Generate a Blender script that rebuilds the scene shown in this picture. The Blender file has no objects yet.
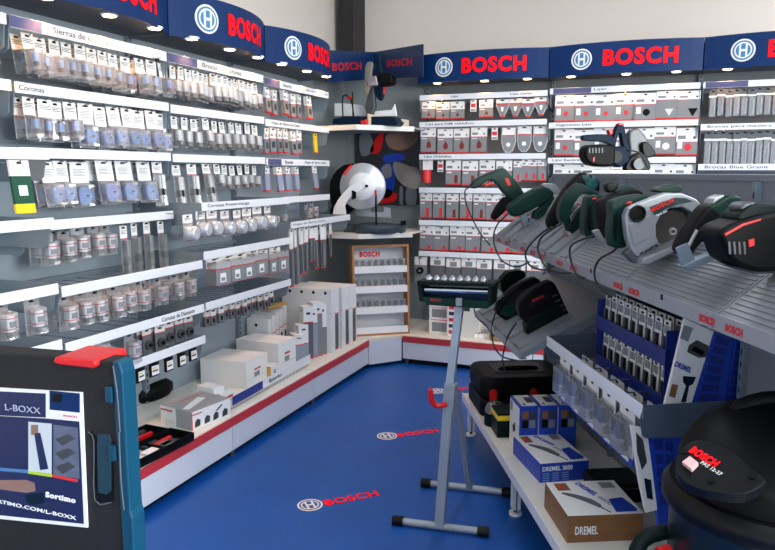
import bpy, bmesh, math, random
from mathutils import Vector, Matrix
random.seed(7)
V = Vector
PI = math.pi
col = bpy.context.scene.collection
rnd = random.uniform

# ------------------------------------------------------------------ camera numbers
FOC, PITCH, YAW, CX, CY, EYE = 700., math.radians(8.35), math.radians(-21.45), 387.5, 275., 1.6
cp, sp, cyw, syw = math.cos(PITCH), math.sin(PITCH), math.cos(YAW), math.sin(YAW)
FW = V((syw*cp, cyw*cp, -sp)); RT = V((cyw, -syw, 0)); UP = RT.cross(FW)
OR = V((0, 0, EYE))
GA = math.radians(-26.6)
GS = V((math.sin(GA), math.cos(GA), 0)); GN = V((math.cos(GA), -math.sin(GA), 0))
def ray(x, y): return FW + RT*((x-CX)/FOC) - UP*((y-CY)/FOC)
def onz(x, y, z=0.25): d = ray(x, y); return OR + d*((z-EYE)/d.z)
def onx(x, y, X): d = ray(x, y); return OR + d*(X/d.x)
def ony(x, y, Y): d = ray(x, y); return OR + d*(Y/d.y)
def onG(x, y, s): d = ray(x, y); return OR + d*((s-OR.dot(GS))/d.dot(GS))
def onN(x, y, n): d = ray(x, y); return OR + d*(n/d.dot(GN))
def gl(P): return V((P.dot(GN), P.dot(GS), P.z))       # gondola frame: (n, s, z)
def gw(n, s, z): return GN*n + GS*s + V((0, 0, z))

# ------------------------------------------------------------------ materials
def lin(c):
    c = c/255.
    return c/12.92 if c <= .04045 else ((c+.055)/1.055)**2.4
MATS = {}
def mat(name, rgb, rough=.5, metal=0., noise=0., nscale=20., emit=0., coat=0., spec=.5, bump=0., bscale=200., stretch=None):
    if name in MATS: return MATS[name]
    m = bpy.data.materials.new(name); m.use_nodes = True
    nt = m.node_tree; b = nt.nodes['Principled BSDF']
    c = tuple(lin(v) for v in rgb)+(1,)
    b.inputs['Base Color'].default_value = c
    b.inputs['Roughness'].default_value = rough
    b.inputs['Metallic'].default_value = metal; b.inputs['Specular IOR Level'].default_value = spec
    if coat: b.inputs['Coat Weight'].default_value = coat
    tc = None
    if noise or bump:
        tc = nt.nodes.new('ShaderNodeTexCoord'); mp = nt.nodes.new('ShaderNodeMapping')
        nt.links.new(tc.outputs['Object'], mp.inputs['Vector'])
        if stretch: mp.inputs['Scale'].default_value = stretch
    if noise:
        n = nt.nodes.new('ShaderNodeTexNoise'); n.inputs['Scale'].default_value = nscale; n.inputs['Detail'].default_value = 5
        r = nt.nodes.new('ShaderNodeMix'); r.data_type = 'RGBA'
        r.inputs[6].default_value = tuple(v*(1-noise) for v in c[:3])+(1,)
        r.inputs[7].default_value = tuple(min(1, v*(1+noise)) for v in c[:3])+(1,)
        nt.links.new(mp.outputs[0], n.inputs['Vector'])
        nt.links.new(n.outputs['Fac'], r.inputs[0]); nt.links.new(r.outputs[2], b.inputs['Base Color'])
    if bump:
        n2 = nt.nodes.new('ShaderNodeTexNoise'); n2.inputs['Scale'].default_value = bscale
        bp = nt.nodes.new('ShaderNodeBump'); bp.inputs['Strength'].default_value = bump; bp.inputs['Distance'].default_value = .002
        nt.links.new(mp.outputs[0], n2.inputs['Vector'])
        nt.links.new(n2.outputs['Fac'], bp.inputs['Height']); nt.links.new(bp.outputs[0], b.inputs['Normal'])
    if emit:
        b.inputs['Emission Color'].default_value = c; b.inputs['Emission Strength'].default_value = emit
    MATS[name] = m
    return m
def clear(name, tint=(240, 245, 250), gloss=.35):
    if name in MATS: return MATS[name]
    m = bpy.data.materials.new(name); m.use_nodes = True
    nt = m.node_tree; nt.nodes.clear()
    o = nt.nodes.new('ShaderNodeOutputMaterial'); t = nt.nodes.new('ShaderNodeBsdfTransparent')
    g = nt.nodes.new('ShaderNodeBsdfGlossy'); d = nt.nodes.new('ShaderNodeBsdfDiffuse')
    mx = nt.nodes.new('ShaderNodeMixShader'); m2 = nt.nodes.new('ShaderNodeMixShader'); f = nt.nodes.new('ShaderNodeFresnel')
    c = tuple(lin(v) for v in tint)+(1,)
    t.inputs[0].default_value = c; g.inputs[0].default_value = (1, 1, 1, 1); g.inputs['Roughness'].default_value = .12
    d.inputs[0].default_value = c; f.inputs[0].default_value = 1.6
    mth = nt.nodes.new('ShaderNodeMath'); mth.operation = 'MULTIPLY_ADD'; mth.inputs[1].default_value = .9; mth.inputs[2].default_value = gloss*.25; mth.use_clamp = True
    nt.links.new(f.outputs[0], mth.inputs[0])
    m2.inputs[0].default_value = gloss*.35
    nt.links.new(t.outputs[0], m2.inputs[1]); nt.links.new(d.outputs[0], m2.inputs[2])
    nt.links.new(mth.outputs[0], mx.inputs[0]); nt.links.new(m2.outputs[0], mx.inputs[1]); nt.links.new(g.outputs[0], mx.inputs[2])
    nt.links.new(mx.outputs[0], o.inputs[0]); MATS[name] = m
    return m

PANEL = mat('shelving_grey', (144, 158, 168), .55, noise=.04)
PANELB = mat('shelving_grey_shaded', (98, 108, 116), .55, noise=.04)  # darker copy of the shelving grey; the back wall's shade is in the colour
PANELC = mat('corner_grey', (130, 138, 141), .6, noise=.03)
PANELD = mat('gondola_grey', (112, 118, 126), .55, noise=.05)
STEELG = mat('bracket_grey', (112, 127, 136), .45, noise=.04)
STRIP = mat('white_price_strip', (226, 229, 233), .35)
FASCIA = mat('pale_grey_steel', (205, 211, 220), .45, noise=.02, nscale=6)
REDST = mat('red_edge_strip', (186, 50, 58), .5)
SHELFW = mat('cream_shelf_top', (222, 221, 212), .4, noise=.02)
CHROME = mat('chrome_wire', (190, 192, 196), .25, 1.)
BLUE = mat('sign_blue', (2, 42, 90), .45, noise=.03, spec=.2)
BLUED = mat('board_blue', (8, 42, 84), .4, noise=.03)
REDL = mat('sign_red', (255, 2, 18), .55, spec=.2)
CREAM = mat('emblem_cream', (232, 230, 220), .4)
EMBL = mat('emblem_blue', (52, 120, 170), .4)
DARKU = mat('canopy_dark', (84, 92, 104), .6)
BLACK = mat('black_plastic', (6, 7, 8), .5, bump=.1, spec=.14)
BLACKS = mat('black_satin', (11, 12, 14), .4, spec=.2)
CORD = mat('black_cord', (8, 8, 9), .5)
GREEN = mat('tool_green', (2, 42, 35), .38, spec=.22)
GREEND = mat('tool_dark_green', (2, 22, 19), .45, spec=.15)
TEAL = mat('tool_teal', (20, 92, 88), .4)
TBLUE = mat('tool_navy', (6, 30, 50), .5, spec=.12)
REDP = mat('red_plastic', (205, 22, 24), .35)
SILV = mat('brushed_silver', (176, 180, 184), .3, .75)
ALU = mat('cast_aluminium', (150, 154, 158), .35, .5, noise=.05)
DSTEEL = mat('dark_steel', (78, 82, 86), .42, .5)
WHITE = mat('white_card', (232, 232, 230), .5)
WHITEP = mat('white_plastic', (238, 240, 243), .3)
OFFW = mat('offwhite_card', (214, 212, 206), .55)
PRINT = mat('grey_print', (128, 132, 138), .6)
PRINTD = mat('dark_print', (52, 54, 60), .6)
GREYC = mat('grey_card', (128, 131, 133), .55)
GREYD = mat('dark_grey_card', (92, 95, 98), .55)
GREYB = mat('bluegrey_card', (140, 150, 172), .55)
LBLUE = mat('light_blue_plastic', (120, 160, 215), .35)
MBLUE = mat('mid_blue_plastic', (78, 122, 190), .35)
REDC = mat('red_card', (214, 40, 44), .5)
DRED = mat('abrasive_red', (120, 40, 34), .8)
YELL = mat('yellow_card', (236, 200, 30), .5)
GCARD = mat('green_card', (10, 74, 52), .5)
BOXW = mat('carton_white', (222, 224, 226), .55, noise=.015)
BOXG = mat('carton_grey', (150, 152, 155), .55)
DBLUE = mat('rack_blue', (22, 42, 122), .4, noise=.03)
DBLUEP = mat('box_blue', (22, 62, 170), .4)
BROWN = mat('wood_print', (128, 88, 50), .5, noise=.35, nscale=9, stretch=(1, 1, 6))
WOOD = mat('beech_wood', (170, 118, 72), .5, noise=.12, nscale=10, stretch=(1, 1, .15))
MUSTARD = mat('mustard_card', (196, 152, 70), .6)
CLEAR = clear('clear_blister', (248, 249, 251), .42)
CLEARW = clear('milky_blister', (242, 244, 247), .7)
SMOKE = clear('smoked_plastic', (150, 155, 160), .5)
NAVYP = mat('poster_navy', (14, 30, 74), .4)

# ------------------------------------------------------------------ mesh helpers
class MB:
    def __init__(s): s.v = []; s.f = []; s.m = []; s.mats = []; s.sm = []
    def mi(s, m):
        if m not in s.mats: s.mats.append(m)
        return s.mats.index(m)
    def add(s, vs, fs, m, smooth=False):
        o = len(s.v); s.v += [tuple(v) for v in vs]; i = s.mi(m)
        for f in fs: s.f.append(tuple(o+k for k in f)); s.m.append(i); s.sm.append(smooth)
        return s
    def box(s, x0, x1, y0, y1, z0, z1, m):
        vs = [(x, y, z) for x in (x0, x1) for y in (y0, y1) for z in (z0, z1)]
        return s.add(vs, [(0, 1, 3, 2), (4, 6, 7, 5), (0, 4, 5, 1), (2, 3, 7, 6), (0, 2, 6, 4), (1, 5, 7, 3)], m)
    def frustum(s, x0, x1, z0, z1, y0, y1, ins, m):      # back rectangle at y0, smaller front at y1
        vs = [(x0, y0, z0), (x1, y0, z0), (x1, y0, z1), (x0, y0, z1), (x0+ins, y1, z0+ins), (x1-ins, y1, z0+ins), (x1-ins, y1, z1-ins), (x0+ins, y1, z1-ins)]
        return s.add(vs, [(4, 5, 6, 7), (0, 1, 5, 4), (1, 2, 6, 5), (2, 3, 7, 6), (3, 0, 4, 7)], m)
    def prism(s, pts, y0, y1, m, ax='y'):                # outline in xz (ax y), xy (ax z), yz (ax x)
        def P(a, b, t): return (a, t, b) if ax == 'y' else ((a, b, t) if ax == 'z' else (t, a, b))
        n = len(pts); vs = [P(a, b, y0) for a, b in pts]+[P(a, b, y1) for a, b in pts]
        fs = [tuple(range(n)), tuple(range(2*n-1, n-1, -1))]+[(i, i+n, (i+1) % n+n, (i+1) % n) for i in range(n)]
        return s.add(vs, fs, m)
    def cyl(s, a, b, r, m, r2=None, n=16, smooth=True, caps=True):
        a, b = V(a), V(b); d = (b-a).normalized(); r2 = r if r2 is None else r2
        u = d.orthogonal().normalized(); w = d.cross(u)
        vs = []
        for c, rr in ((a, r), (b, r2)):
            for k in range(n):
                t = 2*PI*k/n; vs.append(c+u*(rr*math.cos(t))+w*(rr*math.sin(t)))
        s.add(vs, [(k, (k+1) % n, (k+1) % n+n, k+n) for k in range(n)], m, smooth)
        if caps: s.add(vs, [tuple(range(n-1, -1, -1)), tuple(range(n, 2*n))], m, False)
        return s
    def tube(s, pts, r, m, n=8, cr=3):
        pts = [V(p) for p in pts]
        if cr > 1 and len(pts) > 2: pts = catmull(pts, cr)
        rs = r if isinstance(r, (list, tuple)) else [r]*len(pts)
        if len(rs) != len(pts):
            k = len(rs)-1; rs = [rs[min(k, int(i*k/(len(pts)-1)))]*(1-(i*k/(len(pts)-1)) % 1)+rs[min(k, int(i*k/(len(pts)-1))+1)]*((i*k/(len(pts)-1)) % 1) for i in range(len(pts))]
        prev = None; vs = []
        for i, p in enumerate(pts):
            d = (pts[min(i+1, len(pts)-1)]-pts[max(i-1, 0)]).normalized()
            u = d.orthogonal().normalized() if prev is None else (prev-d*prev.dot(d)).normalized()
            prev = u; w = d.cross(u)
            for k in range(n):
                t = 2*PI*k/n; vs.append(p+(u*math.cos(t)+w*math.sin(t))*rs[i])
        L = len(pts)
        fs = [(i*n+k, i*n+(k+1) % n, (i+1)*n+(k+1) % n, (i+1)*n+k) for i in range(L-1) for k in range(n)]
        s.add(vs, fs, m, True); s.add(vs, [tuple(range(n-1, -1, -1)), tuple(range((L-1)*n, L*n))], m)
        return s
    def lathe(s, prof, m, n=24, c=(0, 0, 0), ax='z', sx=1., sy=1.):
        vs = []
        for r, h in prof:
            for k in range(n):
                t = 2*PI*k/n; a, b = r*math.cos(t)*sx, r*math.sin(t)*sy
                vs.append({'z': (c[0]+a, c[1]+b, c[2]+h), 'y': (c[0]+a, c[1]+h, c[2]+b), 'x': (c[0]+h, c[1]+a, c[2]+b)}[ax])
        L = len(prof)
        fs = [(i*n+k, i*n+(k+1) % n, (i+1)*n+(k+1) % n, (i+1)*n+k) for i in range(L-1) for k in range(n)]
        s.add(vs, fs, m, True)
        s.add(vs, [tuple(range(n-1, -1, -1)), tuple(range((L-1)*n, L*n))], m)
        return s
    def mesh(s, name):
        me = bpy.data.meshes.new(name); me.from_pydata(s.v, [], s.f)
        for m in s.mats: me.materials.append(m)
        for p, mi_, sm in zip(me.polygons, s.m, s.sm): p.material_index = mi_; p.use_smooth = sm
        bm = bmesh.new(); bm.from_mesh(me); bmesh.ops.recalc_face_normals(bm, faces=bm.faces); bm.to_mesh(me); bm.free()
        me.update(); return me
    def build(s, name, parent=None, bevel=0., seg=2, loc=None, label=None, smooth=False):
        return link(name, s.mesh(name), parent, bevel, seg, loc, label, smooth)
def catmull(pts, k, closed=False):
    out = []; n = len(pts)
    g = (lambda i: pts[i % n]) if closed else (lambda i: pts[max(0, min(n-1, i))])
    for i in range(n if closed else n-1):
        a, b, c, d = g(i-1), g(i), g(i+1), g(i+2)
        for j in range(k):
            t = j/k
            out.append(.5*((2*b)+(c-a)*t+(2*a-5*b+4*c-d)*t*t+(3*b-a-3*c+d)*t**3))
    if not closed: out.append(pts[-1])
    return out
def link(name, me, parent=None, bevel=0., seg=2, loc=None, label=None, smooth=False):
    o = bpy.data.objects.new(name, me); col.objects.link(o); o.parent = parent
    if loc is not None: o.location = loc
    if label: o['label'] = label
    if bevel:
        if smooth:
            for p in me.polygons: p.use_smooth = True
        b = o.modifiers.new('bevel', 'BEVEL'); b.width = bevel; b.segments = seg; b.limit_method = 'ANGLE'; b.angle_limit = math.radians(40)
        if smooth: w = o.modifiers.new('wn', 'WEIGHTED_NORMAL'); w.keep_sharp = False
    return o
def tag(o, label, cat, group=None, kind=None):
    o['label'] = label; o['category'] = cat
    if group: o['group'] = group
    if kind: o['kind'] = kind
    return o
def thing(name, label, cat, loc=(0, 0, 0), rz=0., group=None):
    o = bpy.data.objects.new(name, None); col.objects.link(o); o.empty_display_size = .05
    o.location = loc; o.rotation_euler = (0, 0, rz)
    return tag(o, label, cat, group)
def struct(name, mb, parent=None, bevel=0.):
    o = mb.build(name, parent, bevel)
    if parent is None: o['kind'] = 'structure'
    return o
TXT = {}
def text_mesh(s, bold=0., ext=.02):
    k = (s, bold, ext)
    if k in TXT: return TXT[k]
    c = bpy.data.curves.new('t', 'FONT'); c.body = s; c.size = 1; c.extrude = ext; c.offset = bold; c.resolution_u = 3; c.space_character = 1.0+bold*2.5
    o = bpy.data.objects.new('t', c); me = bpy.data.meshes.new_from_object(o)
    bpy.data.objects.remove(o)
    vs = [v.co.copy() for v in me.vertices]; fs = [tuple(p.vertices) for p in me.polygons]
    x0 = min(v.x for v in vs); x1 = max(v.x for v in vs); y0 = min(v.y for v in vs); y1 = max(v.y for v in vs)
    vs = [((v.x-x0)/(x1-x0), (v.y-y0)/(y1-y0), v.z) for v in vs]
    TXT[k] = (vs, fs, (x1-x0)/(y1-y0)); return TXT[k]
def lettering(s, org, xd, ud, w, m, parent, h=None, bold=0., proud=.0015, name='lettering', warp=None):
    """text with its lower left at org, running along xd, standing along ud (local axes)"""
    vs, fs, asp = text_mesh(s, bold)
    org, xd, ud = V(org), V(xd).normalized(), V(ud).normalized(); nn = xd.cross(ud)
    h = w/asp if h is None else h
    P = []
    for a, b, c in vs:
        p = org+xd*(a*w)+ud*(b*h)+nn*(proud if c > 0 else 0.)
        P.append(warp(p) if warp else p)
    return MB().add(P, fs, m).build(name, parent)
def emblem(org, xd, ud, r, parent, warp=None, a=CREAM, b=EMBL, proud=.002, name='emblem'):
    org, xd, ud = V(org), V(xd).normalized(), V(ud).normalized(); nn = xd.cross(ud)
    mb = MB()
    def poly(pts, m, k):
        P = [org+xd*(p[0]*r)+ud*(p[1]*r)+nn*(proud*k) for p in pts]
        if warp: P = [warp(p) for p in P]
        mb.add(P, [tuple(range(len(P)))], m)
    def circ(q, n=28): return [(q*math.cos(2*PI*i/n), q*math.sin(2*PI*i/n)) for i in range(n)]
    poly(circ(1), a, 1); poly(circ(.86), b, 1.5); poly(circ(.72), a, 2); poly(circ(.6), b, 2.5)
    for sx in (-1, 1): poly([(sx*.18, -.62), (sx*.34, -.62), (sx*.34, .62), (sx*.18, .62)][::sx], a, 3)
    poly([(-.3, -.1), (.3, -.1), (.3, .1), (-.3, .1)], a, 3.2)
    return mb.build(name, parent)

# ------------------------------------------------------------------ room shell
XL, YB = -2.80, 6.05            # faces of the left and the back shelving panels
fl = mat('blue_vinyl_floor', (4, 76, 156), .42, noise=.22, nscale=3.5, bump=.25, bscale=90)
floor = struct('floor', MB().box(-3.3, 5, -2.5, 7, -.05, 0, fl))
BEIGE = mat('pale_wall', (232, 222, 213), .8, noise=.02, nscale=2)
struct('wall_left', MB().box(-3.3, -3.2, -2.5, 7, 0, 3.6, BEIGE))
struct('wall_back', MB().box(-3.3, 5, 6.9, 7, 0, 3.6, BEIGE))
struct('wall_right', MB().box(4.9, 5, -2.5, 7, 0, 3.6, BEIGE))
struct('ceiling', MB().box(-3.3, 5, -2.5, 7, 3.6, 3.65, mat('ceiling_white', (225, 225, 225), .8)))
struct('wall_front', MB().box(-3.3, -2.8, -2.5, -2.4, 0, 3.6, BEIGE).box(4.4, 5, -2.5, -2.4, 0, 3.6, BEIGE).box(-2.8, 4.4, -2.5, -2.4, 3.0, 3.6, BEIGE).box(-2.8, 4.4, -2.5, -2.4, 0, .5, BEIGE))
wf = struct('window_1', MB().box(-2.8, 4.4, -2.47, -2.43, .5, .56, DSTEEL).box(-2.8, 4.4, -2.47, -2.43, 2.94, 3.0, DSTEEL).box(-.4, -.34, -2.47, -2.43, .5, 3, DSTEEL).box(2., 2.06, -2.47, -2.43, .5, 3, DSTEEL))
struct('pane', MB().box(-2.8, 4.4, -2.455, -2.45, .56, 2.94, clear('window_glass', (245, 250, 250), .05)), wf)
wf2 = struct('added_window', MB().box(4.86, 4.9, -2.05, 1.65, 1.1, 1.16, DSTEEL).box(4.86, 4.9, -2.05, 1.65, 3.04, 3.1, DSTEEL).box(4.86, 4.9, -.23, -.17, 1.1, 3.1, DSTEEL))  # unseen frame added on the solid right wall to go with the side fill
struct('trim_1', MB().box(-3.10, -2.96, 6.6, 6.9, 0, 3.6, mat('dark_column', (34, 34, 38), .6)))
# lettering printed into the floor
for (cx, cy), (tx, ty), (ex, ey) in (((310, 505), (326.5, 505), (380, 494.5)), ((387, 436), (399.5, 436), (440, 431)), ((437, 391), (447, 391), (478, 387.5))):
    c = onz(cx, cy, .001); a = onz(tx, ty+1, .001); b = onz(ex, ey+1, .001)
    xd = (b-a); w = xd.length; ud = V((-xd.y, xd.x, 0))
    emblem(c, xd, ud, .062, floor, a=CREAM, b=fl, proud=.0006, name='floor_emblem')
    lettering('BOSCH', a, xd, ud, w, REDL, floor, h=.062, bold=.03, proud=.001, name='floor_lettering')

# ------------------------------------------------------------------ wall shelving
RZ_L = PI/2                       # left wall frame: local x = world Y, local y = into the wall
def lworld(u, out, z): return V((XL+out, u, z))           # out = distance from the panel
def bworld(u, out, z): return V((u, YB-out, z))
WALLS = {'L': (lworld, RZ_L), 'B': (bworld, 0.)}
LB = [1.22, 2.20, 3.19, 4.17, 5.15]                        # joints of the left bays
BB = [-1.985, -.895, .215, 1.31, 2.4]                      # joints of the back bays
BAYN = {('L', 0): 'nearest left-wall bay', ('L', 1): 'second left-wall bay', ('L', 2): 'third left-wall bay', ('L', 3): 'farthest left-wall bay',
        ('B', 0): 'left back-wall bay', ('B', 1): 'middle back-wall bay', ('B', 2): 'right back-wall bay', ('B', 3): 'hidden right end bay of the back wall'}
def shelving(wall, i, u0, u1):
    wf_, rz = WALLS[wall]; dep = .61 if wall == 'L' else .655
    t = thing('shelving_bay', {'L': 'pale grey metal shelving unit with red-edged plinth, %s' % BAYN[(wall, i)], 'B': 'pale grey metal shelving unit with red-edged plinth, %s' % BAYN[(wall, i)]}[wall], 'shelving', wf_(u0, 0, 0), rz)
    w = u1-u0
    b = MB()
    b.box(0, w, 0, .02, .1, 2.62, PANEL if wall == 'L' else PANELB)  # unseen light added at the right to brighten left and back walls
    for z in (.62, .99, 1.36, 1.73, 2.1, 2.45): b.box(.03, w-.03, -.001, .0, z, z+.004, STEELG)
    b.build('back_panel', t)
    s = MB().box(-.015, .015, -.03, .0, .1, 2.6, STEELG)
    for k in range(60): s.box(-.004, .004, -.0312, -.03, .3+k*.038, .3+k*.038+.018, BLACK)
    s.build('upright', t)
    MB().box(.002, w-.002, -dep, 0, .225, .25, SHELFW).build('base_shelf', t, .004)
    MB().box(.003, w-.003, -dep, -dep+.02, .045, .236, FASCIA).build('front_panel', t, .002)
    MB().box(.002, w-.002, -dep-.006, -dep, .188, .24, REDST).build('edge_strip', t, .002)
    MB().box(.02, w-.02, -dep+.05, -dep+.07, 0, .06, BLACKS).build('kick_board', t)
    MB().cyl((.03, -dep+.03, 0), (.03, -dep+.03, .05), .018, DSTEEL).build('foot', t)
    return t
for i in range(4): shelving('L', i, LB[i], LB[i+1])
for i in range(4): shelving('B', i, BB[i], BB[i+1])

def pt(name): return name
ORD = 'first second third fourth fifth sixth seventh eighth ninth tenth eleventh twelfth thirteenth fourteenth fifteenth sixteenth seventeenth eighteenth nineteenth twentieth'.split()

# ------------------------------------------------------------------ packs (hang point at the origin, front towards -y)
def card(w, h, bands, th=.003, slot=True, y=0.):
    b = MB()
    for a, c, m in bands: b.box(-w/2, w/2, y-th, y, -h*c, -h*a, m)
    return b
def slot(b, z=-.012, w=.018, y=-.0036):
    w *= 1.25; b.box(-w/2, w/2, y, y+.001, z-.004, z+.004, BLACK); b.box(-.004, .004, y, y+.001, z-.001, z+.006, BLACK); return b
def lines(b, x0, x1, z0, n, m=PRINT, y=-.0038, gap=.007, hh=.0025):
    for k in range(n): b.box(x0, x0+(x1-x0)*(1-.25*(k % 2)), y, y+.0008, z0-k*gap-hh, z0-k*gap, m)
    return b
KIND = {}
def kind(name, desc, cat, w, d, parts): KIND[name] = dict(desc=desc, cat=cat, w=w, d=d, parts=[(n, b.mesh(n)) for n, b in parts])
def k_bluesaw():
    w, h = .068, .18
    c = slot(card(w, h, [(0, .42, WHITE)])); lines(c, -.028, .028, -.026, 3, PRINTD); c.box(-w/2, w/2, -.0031, -.0005, -h, -h*.42, CLEARW)
    bl = MB().frustum(-.031, .031, -h+.004, -h*.44, -.003, -.05, .008, CLEAR)
    p = MB().cyl((0, -.026, -.095), (0, -.026, -.135), .017, LBLUE).cyl((0, -.026, -.135), (0, -.026, -.152), .015, BLACKS).cyl((0, -.026, -.095), (0, -.026, -.085), .008, DSTEEL)
    return [('card', c), ('blister', bl), ('hole_saw', p)]
def k_warm():
    w, h = .062, .17
    c = slot(card(w, h, [(0, .4, OFFW)])); lines(c, -.026, .026, -.025, 3, PRINTD); c.box(-w/2, w/2, -.0031, -.0005, -h, -h*.4, CLEARW)
    bl = MB().frustum(-.029, .029, -h+.002, -h*.42, -.003, -.055, .006, CLEAR)
    p = MB().cyl((0, -.028, -.09), (0, -.028, -.125), .014, LBLUE).cyl((0, -.028, -.125), (0, -.028, -.142), .012, BLACKS)
    return [('card', c), ('blister', bl), ('hole_saw', p)]
def k_disc(r=.038, w=.1, h=.2, m1=LBLUE, m2=MBLUE):
    c = slot(card(w, h, [(0, .46, WHITE)]), w=.024); lines(c, -w*.34, w*.34, -.035, 5, PRINT)
    c.box(-w/2, w/2, -.0031, -.0005, -h, -h*.46, CLEARW)
    bl = MB().frustum(-w/2+.004, w/2-.004, -h+.003, -h*.48, -.003, -.045, .005, CLEAR)
    zc = -h*.74
    p = MB().lathe([(r*.45, -.006), (r*.8, -.004), (r, -.012), (r, -.03), (r*.93, -.036), (r*.66, -.038), (r*.58, -.03), (r*.3, -.03), (r*.26, -.042), (.003, -.042)], m1, 20, (0, 0, zc), 'y')
    p.box(-.004, .012, -.044, -.04, zc-.004, zc+.004, BLACKS)
    return [('card', c), ('blister', bl), ('hole_saw', p)]
def k_tube(h=.17, w=.052, black=True, red=False):
    c = slot(card(w, h, [(0, .4, WHITE)])); lines(c, -w*.38, w*.38, -.024, 4, PRINTD)
    c.box(-w/2, w/2, -.0031, -.0005, -h, -h*.4, CLEARW)
    bl = MB().frustum(-w/2+.003, w/2-.003, -h+.003, -h*.42, -.003, -.045, .005, CLEAR)
    r = w*.37
    p = MB().cyl((0, -.024, -h*.46), (0, -.024, -h*.8), r, WHITEP).cyl((0, -.024, -h*.8), (0, -.024, -h*.95), r*.7, BLACKS)
    if red: p.cyl((0, -.024, -h*.56), (0, -.024, -h*.59), r*1.02, REDC)
    return [('card', c), ('blister', bl), ('hole_saw', p)]
def k_redlabel(w=.07, h=.15):
    c = MB().box(-w/2, w/2, -.002, 0, -h, 0, CLEARW); slot(c, -.01)
    bl = MB().frustum(-w/2+.004, w/2-.004, -h+.004, -.03, -.003, -.055, .006, CLEAR)
    p = MB(); r = w*.36
    p.cyl((0, -.03, -.045), (0, -.03, -.11), r, WHITEP, n=14).cyl((0, -.03, -.11), (0, -.03, -.135), r*.45, DSTEEL)
    p.cyl((0, -.03, -.055), (0, -.03, -.059), r*1.02, REDC, n=14).cyl((0, -.03, -.097), (0, -.03, -.101), r*1.02, REDC, n=14)
    p.box(-r*.6, r*.6, -.03-r*1.04, -.03-r*.8, -.092, -.068, PRINT)
    return [('backing', c), ('blister', bl), ('hole_saw', p)]
def k_slim(w=.048, h=.27, core=DSTEEL):
    c = slot(card(w, h, [(0, .24, WHITE), (.24, .25, REDC)])); lines(c, -w*.36, w*.36, -.026, 3, PRINT)
    c.box(-w/2, w/2, -.0031, -.0005, -h, -h*.25, CLEARW)
    bl = MB().frustum(-w/2+.004, w/2-.004, -h+.003, -h*.27, -.003, -.03, .004, CLEAR)
    p = MB().cyl((0, -.016, -h*.3), (0, -.016, -h*.92), w*.13, core, n=10).cyl((0, -.016, -h*.6), (0, -.016, -h*.75), w*.26, BLACKS, n=12)
    return [('card', c), ('blister', bl), ('long_drill', p)]
def k_cup():
    w, h = .09, .15
    c = slot(card(w, h, [(0, .3, WHITE), (.3, .31, REDC)])); lines(c, -w*.36, w*.36, -.02, 2, PRINTD)
    c.box(-w/2, w/2, -.0031, -.0005, -h, -h*.3, CLEARW)
    p = MB().lathe([(.036, -.004), (.038, -.05), (.034, -.056), (.026, -.056), (.024, -.05), (.003, -.05)], WHITEP, 20, (0, 0, -.1), 'y')
    bl = MB().lathe([(.042, -.003), (.041, -.06), (.03, -.064), (.002, -.064)], CLEARW, 18, (0, 0, -.1), 'y')
    return [('card', c), ('blister', bl), ('hole_saw', p)]
def k_flat(w=.06, h=.17, body=GREYC, head=WHITE, hf=.42, shape=None, th=.012, deco=None):
    c = slot(card(w, h, [(0, hf, head), (hf, hf+.02, REDC), (hf+.02, .95, body), (.95, 1, REDC)], th), y=-th-.0006)
    y = -th-.0008
    c.box(-w*.42, -w*.05, y, y+.001, -h*hf*.8, -h*hf*.55, PRINT)
    c.box(w*.3, w*.4, y, y+.001, -h*hf*.8, -h*hf*.62, PRINTD)
    if deco: deco(c, w, h, y)
    return [('printed_sleeve', c)]
def k_drill(w=.05, h=.2):
    c = slot(card(w, h, [(0, .2, GREYD), (.2, .26, WHITE)])); c.box(-w/2, w/2, -.003, -.001, -h, -h*.26, GREYD); c.box(-w/2, w/2, -.0042, -.003, -h*.46, -h*.44, REDC)
    p = MB().cyl((-.006, -.016, -h*.3), (-.006, -.016, -h*.95), .007, DSTEEL, n=8).cyl((.012, -.014, -h*.35), (.012, -.014, -h*.9), .004, SILV, n=8)
    bl = MB().frustum(-w/2+.003, w/2-.003, -h+.002, -h*.27, -.003, -.03, .004, CLEAR)
    return [('card', c), ('blister', bl), ('drill_bit', p)]
kind('warm', 'white-headed hole saw blister', 'blister pack', .075, .06, k_warm())
kind('bluesaw', 'blue capped hole saw blister', 'blister pack', .078, .055, k_bluesaw())
kind('disc', 'round blue hole saw blister', 'blister pack', .085, .05, k_disc(.034, .084, .205))
kind('discbig', 'large round blue saw blister', 'blister pack', .105, .05, k_disc(.044, .104, .215))
kind('tube', 'white cylinder saw blister', 'blister pack', .052, .05, k_tube())
kind('tubes', 'small white cylinder blister', 'blister pack', .05, .05, k_tube(.15, .05, red=False))
kind('redlabel', 'clear pack, red-lined label', 'blister pack', .07, .06, k_redlabel())
kind('redlabels', 'small clear red-lined pack', 'blister pack', .055, .06, k_redlabel(.055, .14))
kind('slim', 'long slim drill blister', 'blister pack', .048, .034, k_slim())
kind('slimw', 'wide long drill blister', 'blister pack', .07, .034, k_slim(.07, .24, SILV))
kind('cup', 'round white cup blister', 'blister pack', .09, .07, k_cup())
def deco_lines(c, w, h, y): c.box(-w*.3, w*.3, y, y+.001, -h*.8, -h*.55, PRINTD)
kind('flat', 'grey flat blade pack', 'blade pack', .062, .014, k_flat(deco=deco_lines))
kind('flatblue', 'blue-grey flat blade pack', 'blade pack', .062, .014, k_flat(.064, .175, GREYB, hf=.3))
kind('yellow', 'yellow flat blade pack', 'blade pack', .05, .014, k_flat(.045, .15, YELL, YELL, .3))
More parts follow.
